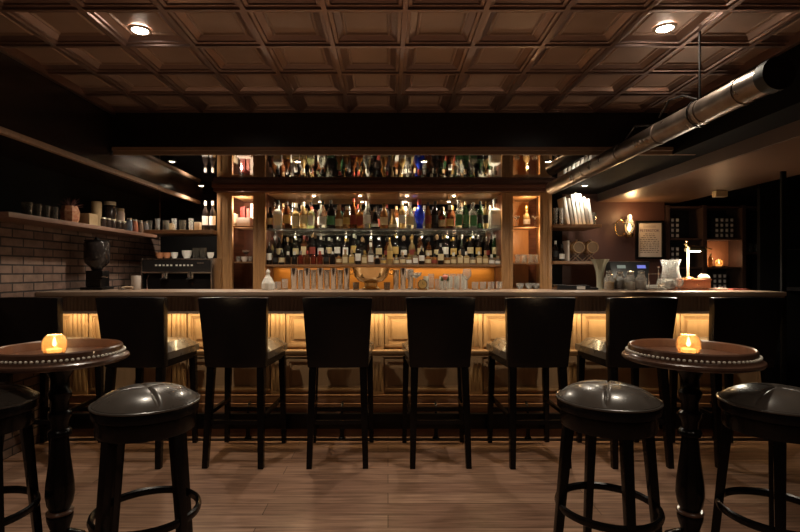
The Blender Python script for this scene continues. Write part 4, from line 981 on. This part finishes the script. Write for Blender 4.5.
for r_ in range(3):
    for c_ in range(3):
        tin_at(716+5*c_, YC+.05, Z(289,YC)+.0005+r_*.0562, 'small black tin with pale label, lowest cabinet opening, %s column, %s layer up' % (ORD[c_],ORD[r_]), 'labelled tins in the lowest cabinet opening')
candle((X(719,YC+.08),YC+.08,Z(267,YC)+.0005), 'glowing candle in the copper-backed cabinet niche', 'candle in the cabinet', .040, .085, 1.3)
bottle(X(710.5,YC+.05),YC+.05,Z(267,YC)+.0005,T,.022,.15,'amber',None,'gold','small amber bottle beside the cabinet candle','bottle in the cabinet')
for i, p in enumerate((750,757,764)):
    put('smoky_tumbler', me_jig, p, YC+.1, Z(252,YC)+.0005, 'dim smoky tumbler in the darkest cabinet bay, %s from the left' % ORD[i], 'glass', 'tumblers in the darkest cabinet bay')
struct('wall_partition', MB().box(2.955,2.99,3.75,3.77,0,1.97), M_matte, .004, 'dark door post at the right end of the bar')
t = thing('dark_green_picture', 'dim greenish picture at the far right edge', 'picture', (X(800,4.4),4.4,1.05))
part('panel', MB().box(-.15,.3,0,.03,0,.75), M_blackwood, t)
part('painted_patch', MB().lathe([(0,-.002),(.16,-.002),(.15,.0),(0,0)],9), mat('dull green paint',(.05,.055,.045),.6), t).location = (.03,-.0,.36)
t.children[-1].rotation_euler = (PI/2,0,0)
struct('wall_divider', MB().box(3.30,4.9,4.435,4.47,0,2.15), M_matte, label='dark partition wall at the far right')

# ------------------------------------------------------------------ round duct
px_, pz_, pr_ = 1.49, 1.975, .058
t = thing('round_metal_duct', 'long round galvanised duct hanging under the ceiling on the right', 'duct', (px_,1.94,pz_))
part('duct_body', MB().tube([(0,y,0) for y in (0,.5,1.2,2.0,2.6)], pr_, 32), M_duct, t)
part('end_cap', MB().lathe([(0,0)],3) if False else MB().tube([(0,-.035,0),(0,.015,0)], pr_*1.10, 32), M_flex, t, label='black end cap')
for y in (.16,.42,.80,1.25,1.8): part('joint_band', MB().tube([(0,y-.012,0),(0,y+.012,0)], pr_+.003, 32), M_duct, t)
part('hanger_rod', MB().tube([(.0,.45,.04),(.0,.45,CZ-pz_+.03)], .005, 8), M_blackm, t)
part('hanger_strap', MB().tube([(.0+(pr_+.006)*math.cos(2*PI*k/28), .45, (pr_+.006)*math.sin(2*PI*k/28)) for k in range(28)], .004, 6, True, ry=.004), M_blackm, t)
part('cable', MB().tube([(-.03,.42,.055),(-.05,.5,.10),(-.05,.62,.12),(-.03,.75,.075)], .005, 8).tube([(.0,.85,.058),(-.04,1.0,.095),(-.02,1.15,.06)], .005, 8), M_blackm, t)
